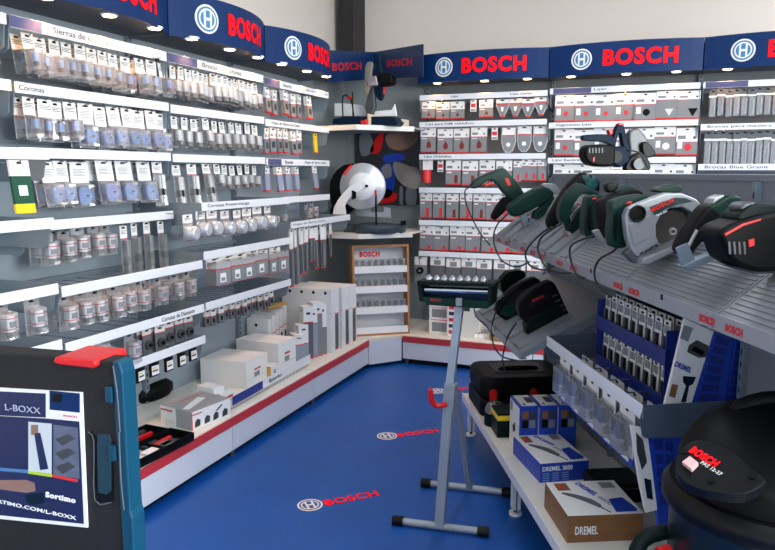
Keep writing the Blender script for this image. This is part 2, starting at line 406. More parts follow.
kind('greencard', 'green card, yellow foot', 'blister pack', .09, .014, [('printed_sleeve', slot(card(.09, .21, [(0, .3, WHITE), (.3, .82, GCARD), (.82, 1, YELL)], .012), y=-.0126).box(-.02, .02, -.0130, -.012, -.14, -.1, WHITE))])
def k_clam(w=.12, h=.15, d=.075):
    c = MB().box(-w/2, w/2, -d, 0, -h, -h*.42, GREYC).box(-w/2, w/2, -d, 0, -h*.42, -h*.40, REDC).box(-w/2, w/2, -.004, 0, -h*.4, 0, WHITE)
    c.box(-w/2, w/2, -d, 0, -h-.002, -h, REDC)
    slot(c, -.012, .026, -.0048); c.box(-.028, .02, -d-.001, -d, -h*.9, -h*.55, WHITE); c.box(-.02, .01, -d-.0015, -d-.001, -h*.85, -h*.72, PRINT)
    bl = MB().frustum(-w/2+.002, w/2-.002, -h*.4, -.02, -.004, -d, .003, CLEARW)
    return [('carton', c), ('blister', bl)]
kind('clam', 'grey boxed set, white label', 'boxed set', .12, .08, k_clam())
kind('smallhook', 'small dark accessory card', 'accessory card', .042, .02, [('card', slot(card(.042, .1, [(0, .4, OFFW), (.4, .43, REDC), (.43, 1, GREYD)], .014), y=-.0146).box(-.008, .008, -.0155, -.014, -.08, -.055, BLACK))])
kind('blackflat', 'black card, white label', 'accessory card', .062, .012, [('card', MB().box(-.031, .031, -.01, 0, -.085, 0, BLACKS).box(-.02, .029, -.0112, -.01, -.078, -.03, WHITE).box(-.016, .02, -.0118, -.0112, -.06, -.052, PRINTD).box(-.016, .008, -.0118, -.0112, -.045, -.039, YELL))])
kind('disccard', 'dark blister, steel disc', 'blister pack', .065, .03, [('card', slot(card(.065, .13, [(0, .25, OFFW), (.25, .28, REDC), (.28, 1, GREYD)], .004), y=-.0048)), ('cutting_disc', MB().cyl((0, -.006, -.085), (0, -.022, -.085), .024, DSTEEL).cyl((0, -.022, -.085), (0, -.03, -.085), .01, BLACKS))])
for nm, w, h in (('blade_s', .034, .26), ('blade_m', .05, .33), ('blade_l', .04, .4)):
    def bl_(w=w, h=h):
        c = slot(card(w, h, [(0, .34, WHITE), (.34, .355, REDC), (.355, .975, GREYD), (.975, 1, REDC)], .01), y=-.0106)
        c.box(-w*.3, -w*.1, -.0112, -.01, -h*.95, -h*.4, PRINTD); c.box(w*.05, w*.3, -.0112, -.01, -h*.95, -h*.4, GREYC); return c
    kind(nm, {'blade_s': 'narrow', 'blade_m': 'wide', 'blade_l': 'longest'}[nm]+' sabre saw blade sleeve', 'blade pack', w, .012, [('printed_sleeve', bl_())])
# abrasives
def tri(c, cx, cz, r, m, y, n=3, rot=PI/2, sq=1.):
    P = [(cx+r*math.cos(rot+2*PI*k/n)*sq, y, cz+r*math.sin(rot+2*PI*k/n)) for k in range(n)]
    c.add(P+[(p[0], y+.0008, p[2]) for p in P], [tuple(range(n)), tuple(range(2*n-1, n-1, -1))]+[(i, (i+1) % n, (i+1) % n+n, i+n) for i in range(n)], m)
kind('s_delta', 'sanding sleeve, red triangle', 'abrasive pack', .105, .014, k_flat(.116, .14, GREYC, hf=.45, deco=lambda c, w, h, y: (tri(c, .005, -h*.77, .02, DRED, y), c.box(-w*.45, -w*.1, y, y+.001, -h*.57, -h*.53, WHITE))))
kind('s_iron', 'sanding sleeve, flatiron patch', 'abrasive pack', .115, .014, k_flat(.132, .205, GREYC, hf=.36, deco=lambda c, w, h, y: (tri(c, .005, -h*.6, .024, DRED, y), tri(c, .005, -h*.73, .022, DRED, y, 12), c.box(-w*.45, -w*.1, y, y+.001, -h*.45, -h*.42, WHITE))))
kind('s_square', 'sanding sleeve, red strip', 'abrasive pack', .115, .014, k_flat(.131, .205, GREYC, hf=.4, deco=lambda c, w, h, y: (c.box(.012, .04, y, y+.001, -h*.93, -h*.6, DRED), c.box(-w*.42, -w*.1, y, y+.001, -h*.52, -h*.47, WHITE))))
kind('s_redstrip', 'sanding sleeve, bright red strip', 'abrasive pack', .098, .014, k_flat(.105, .215, GREYC, hf=.3, deco=lambda c, w, h, y: (c.box(.005, .03, y, y+.001, -h*.94, -h*.58, REDC), c.box(-w*.42, -w*.1, y, y+.001, -h*.42, -h*.37, WHITE))))
kind('s_brownstrip', 'sanding sleeve, brown strip', 'abrasive pack', .098, .014, k_flat(.105, .215, GREYC, hf=.3, deco=lambda c, w, h, y: (c.box(.005, .03, y, y+.001, -h*.94, -h*.62, DRED), c.box(-w*.42, -w*.1, y, y+.001, -h*.42, -h*.37, WHITE))))
kind('s_low', 'sanding sleeve, short red patch', 'abrasive pack', .115, .014, k_flat(.131, .21, GREYC, hf=.36, deco=lambda c, w, h, y: (c.box(.01, .035, y, y+.001, -h*.94, -h*.8, REDC), c.box(-w*.42, -w*.1, y, y+.001, -h*.5, -h*.45, WHITE))))
for nm, ds, m, hf in (('s_dot', 'sanding sleeve, red disc', REDC, .4), ('s_black', 'sanding sleeve, black disc', BLACK, .4), ('s_white', 'sanding sleeve, cream disc', CREAM, .35), ('s_bigdot', 'white sleeve, big red disc', REDC, .5)):
    kind(nm, ds, 'abrasive pack', .125, .014, k_flat(.15, .205, GREYC, hf=hf, deco=lambda c, w, h, y, m=m, nm=nm: (tri(c, .01, -h*.7, .026 if nm != 's_dot' else .018, m, y, 18), c.box(-w*.42, -w*.2, y, y+.001, -h*.75, -h*.5, WHITE))))
kind('s_wedge', 'sanding sleeve, pale wedge', 'abrasive pack', .125, .014, k_flat(.15, .205, GREYC, hf=.3, deco=lambda c, w, h, y: tri(c, .02, -h*.72, .036, OFFW, y, 3, PI/6)))
kind('s_bwedge', 'sanding sleeve, black wedge', 'abrasive pack', .14, .014, k_flat(.155, .205, GREYC, hf=.3, deco=lambda c, w, h, y: tri(c, .03, -h*.72, .04, BLACK, y, 3, PI/6)))
def k_shield(w=.115, h=.15, pt_=.3, body=GREYC):
    c = MB(); P = [(-w/2, 0), (w/2, 0), (w/2, -h*.35), (w*.12, -h*.97), (-w*.12, -h*.97), (-w/2, -h*.35)]
    c.prism(P, -.004, 0, CLEARW)
    c.box(-w*.42, w*.42, -.02, -.004, -h*.22, -.004, WHITE); c.box(-w*.42, w*.42, -.0205, -.004, -h*.3, -h*.26, REDC)
    c.prism([(-w*.4, -h*.3), (w*.4, -h*.3), (w*.1, -h*.85), (-w*.1, -h*.85)], -.018, -.004, body)
    c.prism([(-w*.12, -h*.42), (w*.12, -h*.42), (w*.05, -h*.66), (-w*.05, -h*.66)], -.0195, -.018, WHITE)
    c.box(-w*.12, w*.12, -.019, -.004, -h*.97, -h*.88, REDC)
    return [('card', slot(c, -.012, .024, -.0208))]
kind('shield', 'pointed clear scraper pack', 'accessory pack', .1, .02, k_shield())
def k_round():
    w, h = .12, .205; c = MB()
    P = [(-w/2, 0), (w/2, 0), (w/2, -h*.6), (w*.36, -h*.88), (w*.16, -h), (-w*.16, -h), (-w*.36, -h*.88), (-w/2, -h*.6)]
    c.prism(P, -.004, 0, CLEARW); c.box(-w*.42, w*.42, -.012, -.004, -h*.3, -.004, WHITE); c.box(-w*.44, w*.44, -.0125, -.004, -h*.34, -h*.31, REDC)
    c.prism([(x*.85, z*.95) for x, z in P[2:]]+[(-w*.42, -h*.36), (w*.42, -h*.36)], -.011, -.004, GREYC)
    tri(c, 0, -h*.68, .02, WHITE, -.0125, 5, -PI/2)
    return [('card', slot(c, -.012, .024, -.0133))]
kind('round', 'round-ended grey accessory pack', 'accessory pack', .105, .02, k_round())
kind('tag', 'tiny red and white card', 'accessory card', .05, .012, [('card', slot(MB().box(-.025, .025, -.006, 0, -.095, 0, WHITE).box(-.02, .02, -.0066, -.006, -.06, -.03, REDC).box(-.02, .02, -.0066, -.006, -.09, -.075, PRINT), -.01, .014, -.0066))])
kind('redroll', 'red abrasive roll', 'abrasive roll', .09, .09, [('backing', MB().box(-.045, .045, -.004, 0, -.08, 0, WHITE)), ('roll', MB().cyl((0, -.04, -.19), (0, -.04, -.085), .04, REDC).cyl((0, -.04, -.191), (0, -.04, -.084), .02, WHITE))])
kind('tinyflat', 'short narrow grey sleeve', 'abrasive pack', .075, .014, k_flat(.068, .17, GREYC, hf=.3, deco=lambda c, w, h, y: c.box(-.004, .016, y, y+.001, -h*.9, -h*.65, REDC)))
kind('drill', 'clear drill bit pack', 'drill bit pack', .055, .034, k_drill(.055, .2))
kind('drilll', 'long clear drill bit pack', 'drill bit pack', .055, .034, k_drill(.055, .26))
kind('lowpack', 'grey hardware pack', 'accessory pack', .11, .03, [('card', slot(card(.128, .2, [(0, .38, WHITE), (.38, .4, REDC), (.4, .97, GREYD), (.97, 1, REDC)], .02), y=-.0208).box(-.03, .03, -.0215, -.02, -.07, -.03, PRINT))])
kind('holepack', 'clear grinding cup pack', 'accessory pack', .11, .04, [('card', slot(card(.11, .24, [(0, .3, WHITE), (.3, .32, REDC), (.32, .98, GREYC), (.98, 1, REDC)], .016), y=-.0168)), ('grinding_cup', MB().cyl((0, -.016, -.12), (0, -.04, -.12), .03, BLACKS).cyl((0, -.04, -.12), (0, -.045, -.12), .012, SILV))])
kind('accblister', 'clear accessory blister', 'blister pack', .1, .035, [('card', slot(card(.12, .2, [(0, .2, WHITE), (.2, .85, OFFW), (.85, 1, DBLUEP)], .003)).box(-.03, .03, -.004, -.003, -.19, -.175, WHITE).box(-.05, .05, -.004, -.003, -.13, -.05, GREYC)), ('blister', MB().frustum(-.052, .052, -.165, -.035, -.003, -.04, .01, CLEAR)), ('contents', MB().cyl((-.01, -.006, -.09), (-.01, -.03, -.09), .03, DSTEEL).cyl((.015, -.005, -.14), (.015, -.02, -.14), .016, ALU))])
kind('bitcard', 'slim accessory card', 'accessory card', .055, .012, [('card', slot(MB().box(-.026, .026, -.003, 0, -.13, 0, WHITE).box(-.022, .022, -.0036, -.003, -.05, -.02, PRINT).box(-.026, .026, -.0034, -.003, -.13, -.115, YELL))), ('bits', MB().cyl((-.01, -.01, -.06), (-.01, -.01, -.105), .007, DSTEEL).cyl((.01, -.01, -.06), (.01, -.01, -.11), .005, BLACKS))])

NPACK = {}
def place(k, loc, rz, label, group, tilt=0.):
    tilt = float(tilt)
    K = KIND[k]
    nm = {'blister pack': 'blister_pack', 'blade pack': 'blade_pack', 'abrasive pack': 'sanding_pack', 'accessory pack': 'accessory_pack', 'drill bit pack': 'drill_bit_pack', 'accessory card': 'accessory_card', 'boxed set': 'boxed_set', 'abrasive roll': 'abrasive_roll'}[K['cat']]
    if len(K['parts']) == 1:
        o = bpy.data.objects.new(nm, K['parts'][0][1]); col.objects.link(o); o.location = loc; o.rotation_euler = (tilt, 0, rz)
        return tag(o, label, K['cat'], group)
    t = thing(nm, label, K['cat'], loc, rz, group); t.rotation_euler = (tilt, 0, rz)
    for n, me in K['parts']:
        o = bpy.data.objects.new(n, me); col.objects.link(o); o.parent = t
    return t

# ------------------------------------------------------------------ hook rails
def rail(wall, u0, u1, out, z, phrase, text=None, tpos=.55, tw=.3, tm=PRINTD, hooks=(), strip_h=.045, plate=True, panel_blue=None, first=False, hookdrop=.0):
    wf_, rz = WALLS[wall]; w = u1-u0
    t = thing('hook_rail', ('white price strip rail '+phrase) if not text else ('white price strip rail with a printed heading '+phrase), 'shelf rail', wf_(u0, 0, z), rz)
    ps = MB().box(.004, w-.004, -out-.008, -out, -strip_h, 0, STRIP).build('price_strip', t, .002)
    MB().box(.01, w-.01, -.03, -.012, -.055, -.03, STEELG).build('cross_bar', t)
    if plate:
        P = [(-out, -.002), (-out+.015, -strip_h-.085), (-out+.04, -strip_h-.1), (-.0, -strip_h-.1), (0, -.002)]
        if out > .4: P = [(-out, -.002), (-out+.03, -strip_h-.07), (-out+.06, -strip_h-.085), (0, -strip_h-.085), (0, -.002)]
        for x in (.004, w-.008): MB().prism(P, x, x+.004, STEELG, 'x').build('side_bracket', t)
    if panel_blue: MB().box(panel_blue[0], panel_blue[1], -out-.0095, -out-.008, -strip_h+.002, -.002, mat('heading_violet', (74, 76, 116), .45)).build('heading_panel', ps)
    if text:
        for tx, tp, twd in (text if isinstance(text, list) else [(text, tpos, tw)]):
            lettering(tx, (tp, -out-.0082, -strip_h*.72), (1, 0, 0), (0, 0, 1), twd, tm, ps, h=strip_h*.5, bold=.008, proud=.001)
    hm = MB().cyl((0, -.012, 0), (0, -out+.015, 0), .0028, CHROME, n=6).cyl((0, -out+.015, 0), (0, -out+.004, .012), .0028, CHROME, n=6).mesh('hook')
    for h in hooks:
        o = bpy.data.objects.new('hook', hm); col.objects.link(o); o.parent = t; o.location = (h-u0, 0, -strip_h-.012)
    return t
def fill(wall, out, z, segs, phrase, group, strip_h=.045, dz=.0):
    """segs: (kind, n, u_start, u_end, packs behind).  Returns hook positions."""
    wf_, rz = WALLS[wall]; hooks = []; idx = 0
    for k, n, a, b, behind in segs:
        K = KIND[k]
        for i in range(n):
            u = a+(b-a)*((i+.5)/n) + rnd(-.004, .004)
            hooks.append(u)
            d = K['d']; jit = rnd(0, .02); yaw = rnd(-.16, .13) if wall == 'L' else rnd(-.05, .05); tl = rnd(-.16, .0) if (wall == 'L' and z > 1.6) else rnd(-.03, .01); dz2 = rnd(0, .014)
            for q in range(behind+1):
                o = out-.028-jit-q*(d+.004)
                if o < .05: break
                loc = wf_(u, o, z-strip_h-.002-dz-dz2)
                if q == 0: lb = '%s, %s from left, %s' % (K['desc'], ORD[idx], phrase)
                elif q == 1: lb = '%s behind the %s pack, %s' % (K['desc'], ORD[idx], phrase)
                else: lb = '%s rearmost behind the %s pack, %s' % (K['desc'], ORD[idx], phrase)
                place(k, loc, rz+yaw, lb, group, tl)
            idx += 1
    return hooks
def LU(px, py, out): return onx(px, py, XL+out).y
def BU(px, py, out): return ony(px, py, YB-out).x
OA, OB = .27, .45
def lrow(bay, out, z, segs, rowname, text=None, **kw):
    ph = '%s, %s' % (rowname, {0: 'nearest left bay', 1: 'second left bay', 2: 'third left bay', 3: 'farthest left bay'}[bay])
    S = []
    for k, n, p0, p1, py, bh in segs:
        S.append((k, n, LU(p0, py, out) if p0 > -50 else -p0/1000., LU(p1, py, out) if p1 > -50 else -p1/1000., bh))
    hooks = fill('L', out, z, S, ph, 'packs on the left wall, '+rowname+' of bay %s' % ['one', 'two', 'three', 'four'][bay], kw.get('strip_h', .045))
    rail('L', LB[bay]+.005, LB[bay+1]-.005, out, z, 'on the '+ph, text, hooks=hooks, **kw)
TOP, R2, R3, R4, R5, R6, R7 = 'lit top rail', 'second rail', 'third rail', 'fourth rail', 'fifth rail', 'sixth rail', 'bottom rail'
TAN = mat('heading_tan', (120, 92, 66), .6)
# top row
lrow(0, OA, 2.238, [('warm', 6, -1500, -2150, 0, 0)], TOP)
lrow(1, OA, 2.238, [('warm', 7, 27, 112, 60, 1), ('bluesaw', 5, 113, 172, 70, 2)], TOP, [('Sierras de corona', .22, .33)], tm=TAN, panel_blue=(0, .16), strip_h=.05)
lrow(2, OA, 2.238, [('tube', 9, 176, 232, 90, 1), ('tube', 6, 232, 262, 105, 2)], TOP, [('Brocas de corona', .3, .4)], tm=TAN, panel_blue=(0, .25), strip_h=.05)
lrow(3, OA, 2.228, [('flat', 6, 266, 315, 115, 1)], TOP, [('Bauernfer', .25, .12), ('Hojas de Sierra Calar', .55, .4)], tm=PRINT, panel_blue=(0, .2), strip_h=.05)
# second row
lrow(0, OA, 1.975, [('bluesaw', 5, -1500, -2150, 0, 0)], R2)
lrow(1, OA, 1.972, [('bluesaw', 4, 29, 80, 100, 1), ('disc', 7, 84, 170, 110, 1)], R2, 'Coronas', tpos=.02, tw=.13)
lrow(2, OA, 1.965, [('tube', 10, 174, 262, 125, 1)], R2)
lrow(3, OA, 1.955, [('flat', 6, 265, 306, 140, 1), ('yellow', 1, 314, 322, 140, 0)], R2, 'Hojas de Sierra de Calar', tpos=.08, tw=.4)
# third row
lrow(0, OB, 1.695, [('greencard', 1, -2020, -2110, 0, 0), ('tube', 3, -1600, -1900, 0, 0)], R3)
lrow(1, OA, 1.705, [('disc', 2, 46, 72, 165, 1), ('discbig', 4, 74, 158, 170, 1), ('slimw', 1, 158, 166, 170, 0)], R3)
lrow(2, OA, 1.700, [('slimw', 3, 174, 216, 170, 0), ('tubes', 6, 217, 262, 170, 1)], R3)
lrow(3, OA, 1.693, [('flatblue', 4, 266, 305, 175, 1), ('flatblue', 1, 313, 320, 175, 0)], R3, [('Blumentier', .25, .12), ('Hojas de Sierra Sable', .55, .35)], panel_blue=(.02, .2))
# fourth row
lrow(0, OB, 1.415, [], R4)
lrow(1, OA, 1.390, [('redlabel', 5, 45, 118, 235, 1), ('slim', 4, 122, 170, 230, 0)], R4)
lrow(2, OB, 1.435, [('cup', 8, 184, 276, 210, 0)], R4, 'Coronas Powerchange', tpos=.05, tw=.42)
lrow(3, OA, 1.425, [('tubes', 2, 272, 290, 205, 0), ('redlabels', 2, 306, 318, 205, 0)], R4)
# fifth row
lrow(0, OB, 1.14, [('redlabel', 5, -1500, -2150, 0, 0)], R5)
lrow(1, OB, 1.122, [('redlabel', 6, 62, 152, 300, 1), ('redlabels', 3, 155, 200, 285, 1)], R5)
lrow(2, OB, 1.165, [('clam', 6, 212, 284, 255, 0)], R5)
lrow(3, OB, 1.265, [('blade_l', 2, 291, 302, 228, 0), ('blade_m', 2, 302, 312, 226, 0), ('blade_s', 2, 312, 318, 225, 0), ('blade_m', 3, 318, 331, 222, 0), ('blade_s', 1, 331, 336, 222, 0)], R5, 'Hojas de Sierra Sable', tpos=.03, tw=.48, tm=PRINT)
# sixth row
lrow(0, OB, .90, [('redlabel', 4, -1500, -2150, 0, 0)], R6)
lrow(1, OB, .878, [('redlabel', 3, 70, 145, 345, 0), ('disccard', 5, 148, 200, 330, 1)], R6, 'Coronas de Diamante', tpos=.62, tw=.27)
lrow(2, OB, .880, [('smallhook', 12, 208, 276, 310, 1)], R6)
# bottom row
lrow(0, OB, .70, [], R7)
lrow(1, OB, .700, [('blackflat', 6, 120, 205, 360, 0)], R7)
# back wall
def brow(bay, z, segs, rowname, text=None, out=.27, **kw):
    ph = '%s, %s' % (rowname, {0: 'left back bay', 1: 'middle back bay', 2: 'right back bay'}[bay])
    S = [(k, n, BU(p0, 160, out), BU(p1, 160, out), bh) for k, n, p0, p1, bh in segs]
    hooks = fill('B', out, z, S, ph, 'packs on the back wall, '+rowname+' of bay %s' % ['one', 'two', 'three'][bay])
    rail('B', BB[bay]+.005, BB[bay+1]-.005, out, z, 'on the '+ph, text, hooks=hooks, **kw)
brow(0, 2.245, [('s_delta', 3, 420, 463, 1), ('tag', 1, 466, 476, 0), ('s_delta', 1, 476, 493, 0), ('shield', 4, 494, 546, 0)], TOP, [('Lijar', .28, .07), ('Lijas Delta', .78, .17)], panel_blue=None)
brow(0, 2.022, [('s_iron', 4, 419, 486, 1), ('tag', 1, 489, 498, 0), ('round', 3, 500, 547, 0)], R2, 'Lijas para PSM 160A/Prio', tpos=.06, tw=.42)
brow(0, 1.752, [('redroll', 1, 421, 433, 0), ('tag', 1, 434, 444, 0), ('s_square', 4, 445, 512, 1), ('tinyflat', 4, 513, 546, 0)], R3, 'Lijas Orbitales', tpos=.05, tw=.24)
brow(0, 1.470, [('s_redstrip', 2, 419, 445, 1), ('s_brownstrip', 1, 446, 458, 0), ('s_redstrip', 1, 459, 472, 0), ('s_brownstrip', 1, 473, 485, 0), ('s_redstrip', 5, 486, 546, 0)], R4)
brow(0, 1.190, [('s_low', 2, 420, 449, 1), ('s_low', 2, 450, 482, 1), ('s_low', 4, 483, 546, 0)], R5)
brow(0, .920, [('holepack', 1, 414, 428, 0), ('lowpack', 7, 430, 546, 0)], R6)
brow(1, 2.255, [('s_dot', 4, 553, 632, 1), ('s_black', 1, 632, 653, 0), ('s_wedge', 1, 653, 675, 0), ('s_bwedge', 1, 675, 697, 0)], TOP, 'Lijar', tpos=.34, tw=.1, panel_blue=(.03, .32))
brow(1, 1.990, [('s_dot', 4, 553, 632, 1), ('s_black', 1, 632, 653, 0), ('s_white', 1, 653, 675, 0), ('s_bigdot', 1, 675, 697, 0)], R2, 'Segmento Lijar', tpos=.06, tw=.28)
brow(1, 1.715, [('s_dot', 7, 553, 697, 0)], R3, 'Lijas Excéntricas', tpos=.04, tw=.3)
brow(1, 1.44, [], R4); brow(1, 1.17, [], R5)
brow(2, 2.255, [('drill', 6, 706, 752, 0), ('drill', 6, 752, 800, 0)], TOP, None, panel_blue=(.02, .3))
brow(2, 1.952, [('drilll', 13, 704, 800, 0)], R2, 'Brocas para madera', tpos=.05, tw=.42)
brow(2, 1.66, [], R3, 'Brocas Blue Granit', tpos=.05, tw=.42)
brow(2, 1.4, [], R4)

# ------------------------------------------------------------------ header signs
WARM = mat('lamp_glow', (255, 226, 170), .5, emit=14.)
def header(wall, i, u0, u1):
    wf_, rz = WALLS[wall]; w = u1-u0; out0 = .29 if wall == 'L' else .30; sag = .13 if wall == 'L' else .09
    z0, z1 = (2.325, 2.56) if wall == 'L' else (2.337, 2.568)
    which = {('L', 0): 'nearest the camera on the left wall', ('L', 1): 'above the second left-wall bay', ('L', 2): 'above the third left-wall bay', ('L', 3): 'above the farthest left-wall bay',
             ('B', 0): 'above the left back-wall bay', ('B', 1): 'above the middle back-wall bay', ('B', 2): 'above the right back-wall bay', ('B', 3): 'beyond the right end of the back wall'}[(wall, i)]
    t = thing('header_sign', 'curved blue header sign with red lettering '+which, 'sign', wf_(u0, 0, z0), rz)
    H = z1-z0; n = 14
    def arc(x): return -out0-sag*(1-((x-w/2)/(w/2))**2)
    P = [(w*k/n, arc(w*k/n)) for k in range(n+1)]
    P[0] = (.004, P[0][1]); P[-1] = (w-.004, P[-1][1])
    MB().prism(P+[(x, y+.012) for x, y in P[::-1]], 0, H, BLUE, 'z').build('sign_face', t); sf = t.children[-1] if t.children else t
    MB().prism([(x, y+.012) for x, y in P]+[(w-.01, 0), (.01, 0)], .012, .028, DARKU, 'z').build('canopy', t)
    for x in (.006, w-.012): MB().box(x, x+.006, arc(0)+.012, 0, .0, H, DARKU).build('end_cap', t)
    warp = lambda p: V((p.x, arc(p.x)-.001+(p.y), p.z))
    hl = .122
    if wall == 'B': ex, tx, tw = w*.2, w*.335, w*.5
    else: ex, tx, tw = w*.36, w*.52, w*.44
    ex, tx, tw = (w*.225, w*.385, w*.42) if wall == 'L' else (w*.228, w*.37, w*.475)
    emblem((ex, 0, H*.5), (1, 0, 0), (0, 0, 1), .078, sf, warp)
    lettering('BOSCH', (tx, 0, H*.5-hl/2), (1, 0, 0), (0, 0, 1), tw, REDL, sf, h=hl, bold=.045, proud=.003, warp=warp)
    for k, f in enumerate((.15, .52, .84)):
        x = w*f; y = -(.33 if wall == 'L' else .27)
        l = thing('downlight', 'small round glowing downlight, %s under the sign %s' % (['left', 'middle', 'right'][k], which), 'lamp', wf_(u0, 0, z0)+(V((-0, x, 0)) if wall == 'L' else V((x, 0, 0)))+(V((-y, 0, 0)) if wall == 'L' else V((0, y, 0)))+V((0, 0, .0)), rz, 'downlights under the header signs')
        MB().lathe([(.026, .003), (.04, .003), (.042, .008), (.04, .012), (.026, .012)], WHITEP, 20).build('ring', l)
        MB().cyl((0, 0, -.001), (0, 0, .0028), .030, WARM).build('lens', l)
        ld = bpy.data.lights.new('spot', 'SPOT'); ld.energy = 9 if wall == 'B' else (13 if i < 2 else 8); ld.color = (1, .50, .20); ld.spot_size = math.radians(100); ld.spot_blend = .8; ld.shadow_soft_size = .02
        lo = bpy.data.objects.new('bulb', ld); col.objects.link(lo); lo.parent = l; lo.location = (0, 0, -.008)
for i in range(4): header('L', i, LB[i], LB[i+1])
for i in range(4): header('B', i, BB[i], BB[i+1])

# small white camera clipped on the top rail
t = thing('security_sensor', 'small white sensor with black lens clipped on the top left rail', 'sensor', onx(157, 56, XL+OA+.03))
MB().lathe([(.004, .03), (.02, .026), (.024, 0), (.02, -.012), (.004, -.014)], WHITEP, 14).build('housing', t)
MB().cyl((0, 0, -.012), (0, 0, -.03), .012, BLACKS).build('lens', t)

# ------------------------------------------------------------------ corner: panels, boards, shelves
t = thing('corner_unit', 'grey corner back panels and pale plinth between the two shelving runs', 'shelving', (-2.8, 5.15, 0))
def W2(t_, pts): return [(x-t_.location.x, y-t_.location.y) for x, y in pts]
MB().box(0, .0-.02, 0, .9, .1, 2.62, PANELC).build('side_panel', t)
MB().box(0, .82, .9, .92, .1, 2.62, PANELC).build('back_panel', t)
cor = [(-2.19, 5.155), (-1.982, 5.395)]
MB().prism(W2(t, [(-2.8, 5.155), cor[0], cor[1], (-1.99, 6.05), (-2.8, 6.05)]), .225, .25, SHELFW, 'z').build('base_shelf', t)
MB().prism(W2(t, [(-2.19, 5.156), (-1.99, 5.39), (-2.01, 5.40), (-2.21, 5.166)]), .03, .238, FASCIA, 'z').build('front_panel', t)
for z, pts, lab in ((1.965, [(-2.62, 5.16), (-2.27, 5.10), (-1.93, 5.50)], 'upper'), (1.10, [(-2.56, 5.18), (-2.29, 5.18), (-1.94, 5.50)], 'lower')):
    s = thing('corner_shelf', 'cream-edged angled corner shelf, the %s of the two carrying mitre saws' % lab, 'shelf', (-2.8, 5.15, z))
    MB().prism(W2(s, [(-2.795, 5.17)]+pts+[(-1.95, 6.04), (-2.795, 6.04)]), -.012, 0, PANEL if lab == 'upper' else SHELFW, 'z').build('shelf_top', s)
    a, b, c = [V((x-s.location.x, y-s.location.y, 0)) for x, y in pts]
    for p, q in ((a, b), (b, c)):
        d = (q-p).normalized(); nn = V((d.y, -d.x, 0))*.008
        MB().prism([(p.x, p.y), (q.x, q.y), (q.x+nn.x, q.y+nn.y), (p.x+nn.x, p.y+nn.y)], -.036, .004, SHELFW, 'z').build('shelf_edge', s)
def board(name, P4, m, label, txt, fr):
    a = P4[3]; t = thing(name, label, 'sign', a)
    Q = [p-a for p in P4]       # TL TR BR BL
    nn = (Q[1]-Q[0]).cross(Q[2]-Q[1]).normalized()*-.008
    vs = [q for q in Q]+[q-nn for q in Q]
    MB().add(vs, [(0, 1, 2, 3), (7, 6, 5, 4), (0, 4, 5, 1), (1, 5, 6, 2), (2, 6, 7, 3), (3, 7, 4, 0)], m).build('board_panel', t)
    d = (Q[2]-Q[3]); w = d.length; up = (Q[0]-Q[3]); fx0, fx1, fz, fh = fr
    up1 = (Q[0]-Q[3])*(1-fx0)+(Q[1]-Q[2])*fx0
    org = Q[3]+d*fx0+up1*fz
    ux = d.normalized(); uz = (up-ux*up.dot(ux)).normalized(); n2 = ux.cross(uz)
    lettering(txt, org+n2*.002, ux, uz, w*(fx1-fx0), mat('board_red', (176, 34, 46), .45), t, h=up.length*fh, bold=.04, proud=.002)
C0 = ony(374, 79, 5.95); C1 = ony(374, 52, 5.95)
board('fascia_board', [ony(326, 50, 5.3), C1, C0, ony(326, 82.5, 5.3)], BLUED, 'flat blue board with dull red lettering, left half of the corner', 'BOSCH', (.12, .72, .34, .26))
board('fascia_board', [C1, ony(423, 44, 5.62), ony(423, 77, 5.62), C0], BLUED, 'flat blue board with dull red lettering, right half of the corner', 'BOSCH', (.28, .79, .40, .26))
# poster behind the mitre saw
t = thing('poster', 'photo poster of gloved hands and blue cordless tool behind silver mitre saw', 'poster', (-2.6, 6.03, 1.1))
def pp(x, y): p = ony(x, y, 6.03); return (p.x+2.6, p.z-1.1)
PD = mat('poster_dark', (44, 44, 52), .35); PGL = mat('poster_glove', (150, 142, 136), .5, noise=.15, nscale=30); PBR = mat('poster_tan', (138, 106, 92), .5, noise=.2, nscale=30)
b = MB()
b.prism([pp(356, 133), pp(419, 131), pp(419, 205), pp(356, 205)], -.006, 0, PD)
def shp(pts, m, k): b.prism([(p.x, p.y) for p in catmull([V((*pp(*p), 0)) for p in pts], 3, True)], -.006-.0012*k, -.006, m)
shp([(386, 136), (400, 132), (418, 132), (416, 142), (404, 150), (390, 148)], PBR, 1)
shp([(370, 152), (378, 136), (384, 134), (380, 152)], REDP, 1)
shp([(394, 162), (410, 166), (419, 170), (419, 188), (405, 186), (396, 176)], PGL, 2)
shp([(384, 156), (402, 153), (404, 160), (386, 162)], DBLUEP, 3)
shp([(378, 172), (388, 162), (394, 170), (394, 190), (384, 196), (376, 190)], DBLUEP, 2)
shp([(360, 136), (370, 134), (374, 150), (362, 156)], PANELD, 1)
shp([(382, 168), (390, 164), (392, 176), (384, 178)], ALU, 3)
shp([(372, 188), (392, 190), (388, 198), (370, 196)], BLACKS, 3)
shp([(366, 196), (394, 192), (394, 202), (368, 203)], REDP, 1)
shp([(400, 188), (403, 188), (403, 204), (400, 204)], PANELD, 1)
shp([(407, 188), (416, 188), (416, 204), (407, 204)], PANELD, 1)
b.build('printed_sheet', t)

